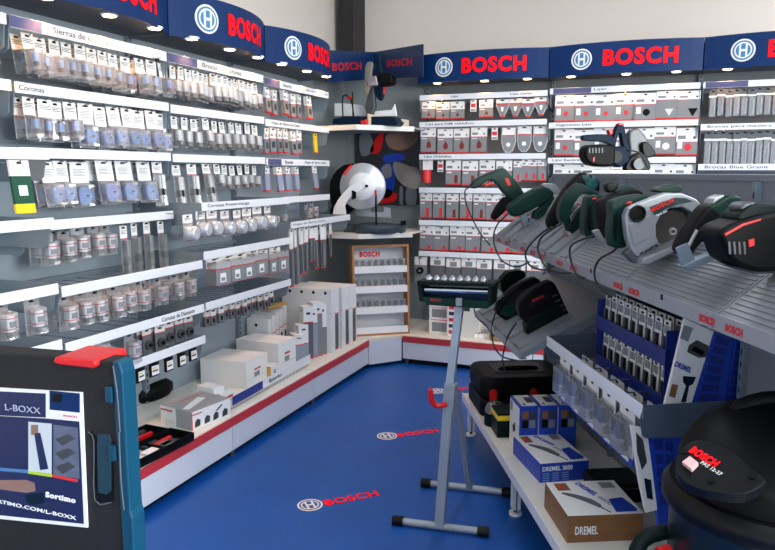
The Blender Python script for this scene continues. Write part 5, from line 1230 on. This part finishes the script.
# ------------------------------------------------------------------ stackable case display at the left front
TT = 1.25
def rp(x, y, t_): return OR+ray(x, y)*t_
TR = rp(114, 362, TT); 
ang = math.radians(6)
e1 = V((math.cos(ang), math.sin(ang), 0))
org = TR - e1*.40
T = Tool('case_panel', 'black case panel with navy poster and red latch standing at bottom left', 'display case', V((org.x, org.y, .70)), ang)
def bq(x, y, off=0.): return T.q(x, y, off)
zb = 0.
pr = bq(114, 362); w = pr.x; Ht = pr.z
SPK = mat('speckled_black', (14, 14, 15), .7, noise=.9, nscale=60, bump=.5, bscale=120)
TEALC = mat('case_teal', (8, 64, 88), .45, spec=.3)
MB().box(0, w, 0, .05, 0, Ht, SPK).build('panel', T.t, .004)
x1 = bq(124, 365, 0).x + .010
MB().prism([(w-.002, 0), (x1-.010, 0), (x1-.008, .27), (x1-.012, .285), (x1-.012, Ht-.02), (x1-.017, Ht+.002), (w-.002, Ht+.002)], -.004, .035, TEALC).build('side_rim', T.t, .003, label='teal blue plastic rim')
for zz in (Ht-.075, Ht-.185): MB().box(w-.018, w-.004, -.008, .0, zz, zz+.03, TEALC).build('rim_clip', T.t, .002)
l0, l1 = bq(57, 360).x, bq(100, 360).x
MB().prism([(l0, Ht-.006), (l0+.006, Ht+.004), (l1-.004, Ht+.004), (l1, Ht-.006), (l1-.006, Ht-.012), (l0+.012, Ht-.010)], -.012, .08, REDP).build('latch', T.t, .003, label='red latch')
p0, p1 = bq(83, 392), bq(-60, 384)
z1, z0 = p0.z, bq(83, 526).z
MB().prism([(p.x, p.z) for p in (bq(-60, 384), bq(83, 392), bq(88.5, 527), bq(-60, 512))], -.003, 0, WHITE).build('poster_sheet', T.t)
pl = max(p1.x, .01)
def bx(x0_, y0_, x1_, y1_, m_, k): a_, b2 = bq(x0_, y0_), bq(x1_, y1_); return (a_.x, b2.x, -.003-.0006*k, -.003, b2.z, a_.z, m_)
m = MB()
q = lambda x_, y_: (bq(x_, y_).x, bq(x_, y_).z)
def qd(pts, mt, k): m.prism([q(*p) for p in pts], -.003-.0006*k, -.003, mt)
PSK = mat('poster_sky', (70, 120, 170), .45); PSH = mat('poster_pale', (196, 204, 206), .5); PMID = mat('poster_steel', (88, 96, 116), .5, noise=.3, nscale=60)
qd([(-60, 388), (47, 393), (47, 417), (-60, 412)], NAVYP, 1)
qd([(-60, 412), (49, 418), (80.5, 421), (85, 523), (-60, 508)], NAVYP, 1)
qd([(51, 390), (81, 393), (81, 412), (51, 409)], BLUE, 1); qd([(54, 393), (64, 394), (62, 402), (54, 401)], BLACKS, 2)
qd([(51, 411), (81, 414), (81, 418), (51, 415)], WHITE, 1)
qd([(30, 421), (53, 423), (53, 473), (30, 470)], PSH, 2); qd([(55, 424), (79, 427), (81, 478), (55, 474)], PMID, 2)
qd([(36, 432), (42, 432), (50, 468), (42, 469)], NAVYP, 3); qd([(33, 424), (40, 424), (40, 434), (33, 434)], PBR, 3)
for y_ in (438, 452, 466): qd([(57, y_), (70, y_-5), (77, y_), (64, y_+7)], DSTEEL, 3)
qd([(30, 470), (54, 473.5), (54, 476), (30, 472.5)], mat('poster_lime', (170, 200, 40), .5), 4); qd([(54, 473.5), (79, 478.5), (79, 481), (54, 476)], REDC, 4); qd([(-60, 462), (30, 469), (30, 472), (-60, 465)], PSK, 4)
qd([(-60, 480), (28, 479), (36, 482), (37, 490), (28, 492)], PBR, 2); qd([(28, 494), (44, 492), (46, 502), (34, 504), (28, 500)], TBLUE, 3)
m.build('poster_print', T.t)
def ptext(s_, a_, b2, hh, mt, bold=.03):
    A_, B_ = bq(*a_), bq(*b2); A_.y = B_.y = -.0062; d_ = B_-A_
    lettering(s_, A_, d_, V((-d_.z, 0, d_.x)), d_.length, mt, T.t, h=hh*TT/FOC, bold=bold, proud=.0006)
ptext('Sortimo', (48, 495.5), (78, 502), 6.5, WHITEP, .05)
ptext('SORTIMO.COM/L-BOXX', (-10, 499), (78.5, 518.5), 4.2, WHITEP, .02)
ptext('L-BOXX', (8, 409), (43, 413), 7, mat('poster_dim', (170, 178, 200), .5), .0)
ptext('BOSCH', (66, 415.2), (79, 416.8), 1.8, REDC, .02)
# grip recess
MB().prism([q(88, 432), q(92, 431), q(98, 441), q(114, 441), q(114, 502), q(95, 501), q(94, 444)], -.0015, 0, BLACKS).build('grip_recess', T.t)
MB().prism([q(99, 434), q(110, 434), q(112, 440), q(112, 490), q(108, 494), q(99, 492), q(98, 445)], -.003, 0, mat('recess_teal', (8, 52, 66), .5)).build('grip_opening', T.t, .001)
GRL = mat('edge_grey', (92, 94, 98), .6)
T.tube('groove', [(88, 432), (94, 442), (95, 500), (112, 502)], .0012, GRL, -.001, 6)
T.tube('groove', [(113, 366), (117, 392), (120, 432)], .0012, GRL, -.012, 6)
T.tube('groove', [(119, 432), (121, 480), (124, 510)], .0012, GRL, -.012, 6)
# plinth under the case
P0 = T.t.location
t = thing('display_pedestal', 'plain grey pedestal carrying the black case panel', 'pedestal', (P0.x, P0.y, 0), ang)
MB().box(-.02, x1-.02, -.01, .14, 0, P0.z, PANELD).build('pedestal_body', t, .004)

# ------------------------------------------------------------------ light
def area(name, loc, rot, sx, sy, en, colr):
    l = bpy.data.lights.new(name, 'AREA'); l.shape = 'RECTANGLE'; l.size = sx; l.size_y = sy; l.energy = en; l.color = colr
    o = bpy.data.objects.new(name, l); col.objects.link(o); o.location = loc; o.rotation_euler = rot; return o
LAMP = mat('tube_panel_glow', (240, 246, 255), .5, emit=6.)
for k, (x, y, e) in enumerate(((2.2, .4, 45), (2.2, 3.2, 45), (.2, .6, 12), (-.8, 4.2, 14), (2.2, 5.6, 45))):
    t = thing('ceiling_light', 'long white fluorescent ceiling light, %s of five overhead' % ORD[k], 'lamp', (x, y, 3.598), 0, 'fluorescent ceiling lights')
    MB().box(-.16, .16, -.62, .62, -.06, -.02, WHITEP).build('housing', t, .004)
    MB().box(-.14, .14, -.6, .6, -.066, -.06, LAMP).build('diffuser', t)
    o = area('tube', (0, 0, -.07), (0, 0, 0), .28, 1.2, e, (.99, 1, .98)); o.parent = t
w_ = bpy.data.worlds.new('World'); bpy.context.scene.world = w_; w_.use_nodes = True
w_.node_tree.nodes['Background'].inputs[0].default_value = (.75, .85, 1, 1); w_.node_tree.nodes['Background'].inputs[1].default_value = 1.2
area('shop_window_daylight', (.8, -2.35, 1.8), (PI/2, 0, 0), 6.5, 2.3, 18, (.97, 1, .98))
area('side_fill_light', (4.85, -.2, 2.1), (PI/2, 0, PI/2), 3.6, 1.8, 460, (.97, 1, .97))

# ------------------------------------------------------------------ camera
cam = bpy.data.cameras.new('Camera'); co = bpy.data.objects.new('Camera', cam); col.objects.link(co)
co.location = OR; co.rotation_euler = FW.to_track_quat('-Z', 'Y').to_euler(); cam.sensor_width = 36; cam.lens = FOC/775*36; cam.clip_start = .05
sc = bpy.context.scene; sc.camera = co
sc.view_settings.view_transform = 'Standard'; sc.view_settings.look = 'None'; sc.view_settings.exposure = .14; sc.view_settings.gamma = 1; sc.view_settings.use_curve_mapping = False
